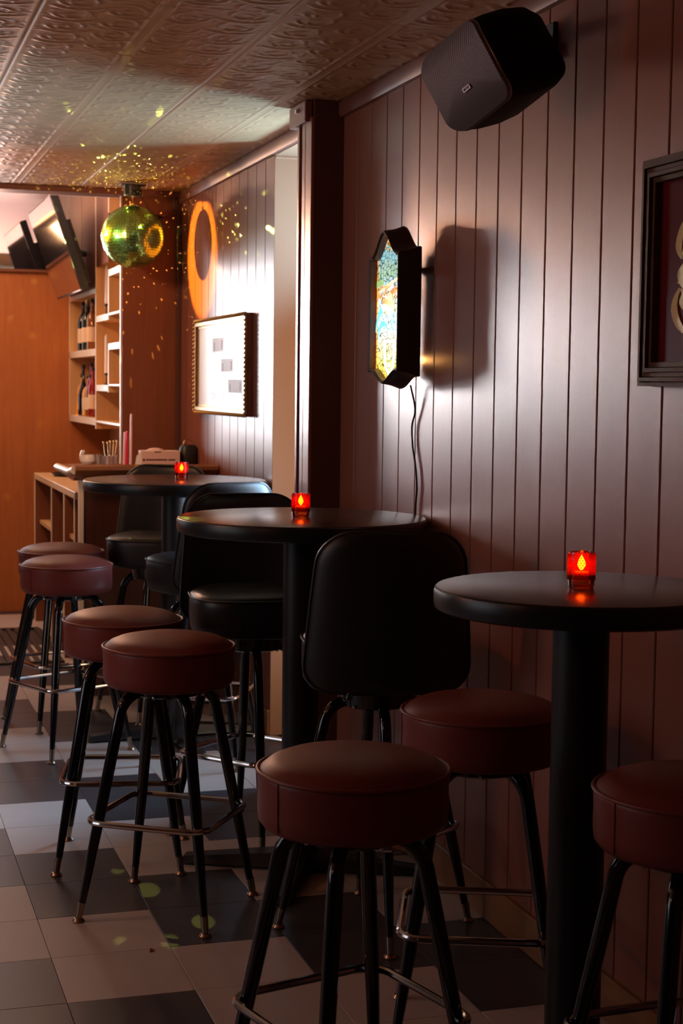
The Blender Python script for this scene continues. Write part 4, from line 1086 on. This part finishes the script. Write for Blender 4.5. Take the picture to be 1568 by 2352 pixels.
# things on the bar top
ZT = 1.210-0.150
t = thing('cardboard_box', 'low pinkish white cardboard box with a line of dark print on the bar', 'box', (1.476, 7.770, 1.0505), -0.06)
obj('carton', M().box(-0.095, 0.095, -0.06, 0.06, 0, 0.070, 0.0015), MT['card'], t)
obj('open_flap', M().add([(-0.095, -0.058, 0), (-0.125, -0.05, 0.0), (-0.118, -0.05, 0.045), (-0.095, -0.058, 0.072), (-0.095, -0.055, 0), (-0.124, -0.047, 0), (-0.117, -0.047, 0.045), (-0.095, -0.055, 0.072)], [(0, 1, 2, 3), (7, 6, 5, 4), (0, 4, 5, 1), (1, 5, 6, 2), (2, 6, 7, 3), (3, 7, 4, 0)]), MT['whiteglass'], t, 0)
m = M(); rr = random.Random(5); x = -0.088
m.box(x, x+0.010, -0.0608, -0.060, 0.020, 0.032); x += 0.015
while x < 0.068:
    w = rr.uniform(0.0035, 0.0065); m.box(x, x+w, -0.0608, -0.060, 0.023, 0.031); x += w+0.0012
    if abs(x-0.030) < 0.004: x += 0.006
obj('print_line', m, MT['cardink'], t, 0)
obj('hand_slot', M().box(-0.030, 0.002, -0.0608, -0.060, 0.063, 0.068), MT['cardink'], t, 0)
obj('paper_lump', M().sphere((-0.02, 0.0, 0.068), 0.045, 16, 10, 0.35), MT['card'], t)
t = thing('dark_bag', 'dark bag with a pale loop handle standing beside the cardboard box', 'bag', (1.621, 7.770, 1.0505))
obj('bag_body', M().lathe([(0, 0), (0.042, 0), (0.046, 0.02), (0.044, 0.08), (0.034, 0.098), (0, 0.100)], 24, sq=3), MT['tvshell'], t)
obj('handle', M().tube([(-0.025, 0, 0.095), (-0.020, 0, 0.118), (0, 0, 0.126), (0.020, 0, 0.118), (0.025, 0, 0.095)], 0.0022, 6), MT['brass'], t)
t = thing('bar_cup', 'metal cup of gold twisted bar spoons on the bar top', 'cup', (1.237, 7.810, 1.0505))
obj('cup', M().lathe([(0, 0), (0.036, 0), (0.040, 0.042), (0.037, 0.042), (0.033, 0.004), (0, 0.004)], 28), MT['cup'], t)
SPL = ['gold twisted bar spoon leaning farthest left in the metal cup', 'gold twisted bar spoon standing upright in the middle of the metal cup', 'gold twisted bar spoon just right of the upright one in the metal cup',
       'gold twisted bar spoon leaning farthest right in the metal cup', 'gold twisted bar spoon just left of the upright one, nearest in the metal cup']
for k, (dx, dy, tx, ty, hh) in enumerate(((-0.018, 0, -0.030, 0.0, 0.105), (0.004, 0.01, 0.004, 0.01, 0.108), (0.012, -0.01, 0.018, -0.01, 0.110), (0.020, 0.004, 0.036, 0.004, 0.112), (-0.004, -0.012, -0.012, -0.01, 0.104))):
    s_ = thing('bar_spoon', SPL[k], 'spoon', (1.237, 7.810, 1.0505), 0, 'gold bar spoons in the cup')
    pts = []; rad = []
    for q in range(25):
        f = q/24; pts.append((dx+(tx-dx)*f, dy+(ty-dy)*f, 0.006+(hh-0.006)*f)); rad.append(0.0014+0.0016*(q % 2))
    obj('twisted_stem', M().tube(pts, rad, 6), MT['goldmetal'], s_, 0)
    obj('finial', M().sphere((tx, ty, hh+0.003), 0.0055, 10, 6), MT['goldmetal'], s_)
t = thing('shot_measure', 'small steel measure standing left of the bar spoons', 'measure', (1.186, 7.830, 1.0505))
obj('measure', M().lathe([(0, 0), (0.012, 0), (0.016, 0.044), (0.019, 0.047), (0.014, 0.046), (0.010, 0.004), (0, 0.004)], 20), MT['cup'], t)
for dx, mtl, hh, lab in ((0.0, 'redplastic', 0.160, 'tall red plastic stick leaning beside the shelf corner, shorter one'), (0.020, 'pinkplastic', 0.245, 'tallest pale pink plastic stick by the shelf corner'), (-0.012, 'pinkplastic', 0.155, 'pale pink plastic stick left of the red one')):
    s_ = thing('plastic_stick', lab, 'stick', (1.318+dx, 7.80, 1.0505), 0, 'plastic sticks on the bar')
    obj('stick', M().tube([(0, 0, 0), (0.004, 0, hh)], [0.0065, 0.0055], 12), MT[mtl], s_)
    obj('tip', M().sphere((0.004, 0, hh), 0.0055, 10, 6), MT[mtl], s_)
t = thing('white_jug', 'white porcelain jug with a curled spout behind the bar end', 'jug', (1.150, 7.870, 1.0505))
t.location = (1.138, 7.850, 1.0505)
obj('jug_body', M().lathe([(0, 0), (0.028, 0), (0.037, 0.014), (0.036, 0.034), (0.028, 0.046), (0.025, 0.046), (0.032, 0.030), (0, 0.006)], 28), MT['whiteglass'], t)
obj('spout', M().tube([(-0.030, 0, 0.012), (-0.038, 0, 0.030), (-0.034, 0, 0.048), (-0.028, 0, 0.060), (-0.018, 0, 0.064)], [0.007, 0.007, 0.008, 0.011, 0.006], 12), MT['whiteglass'], t)

# rubber mat
t = thing('rubber_mat', 'black slotted rubber mat on the floor behind the bar entrance', 'mat', (0.30, 8.22, 0.0))
obj('mat_border', M().box(0, 0.77, 0, 0.03, 0, 0.012, 0.002).box(0, 0.77, 1.17, 1.20, 0, 0.012, 0.002).box(0, 0.03, 0.03, 1.17, 0, 0.012, 0.002).box(0.74, 0.77, 0.03, 1.17, 0, 0.012, 0.002), MT['mat_rubber'], t)
for k in range(14):
    x = 0.05+k*0.048
    obj('mat_slat', M().box(x, x+0.026, 0.03, 1.17, 0, 0.011, 0.002), MT['mat_rubber'], t)
t = tag(obj('petal', M().add([(0, 0, 0.001), (0.010, 0.004, 0.004), (0.014, 0.014, 0.002), (0.004, 0.016, 0.006), (0, 0, 0.0), (0.010, 0.004, 0.002), (0.014, 0.014, 0.0005), (0.004, 0.016, 0.004)], [(0, 1, 2, 3), (7, 6, 5, 4), (0, 4, 5, 1), (1, 5, 6, 2), (2, 6, 7, 3), (3, 7, 4, 0)]), MT['leaf'], loc=(0.724, 3.919, 0.0)), 'dried red petal lying on a pale floor tile', 'petal')
# clear tape ends at the top of the pillar
t = tag(obj('cable_clip', M().tube([(1.566, 5.49, 2.408), (1.566, 5.47, 2.421), (1.573, 5.44, 2.4265)], 0.004, 8).box(1.556, 1.574, 5.475, 5.492, 2.398, 2.411), MT['whiteglass'], loc=(-0.040, -0.02, 0)), 'small white clip at the ceiling beside the pillar top', 'clip')
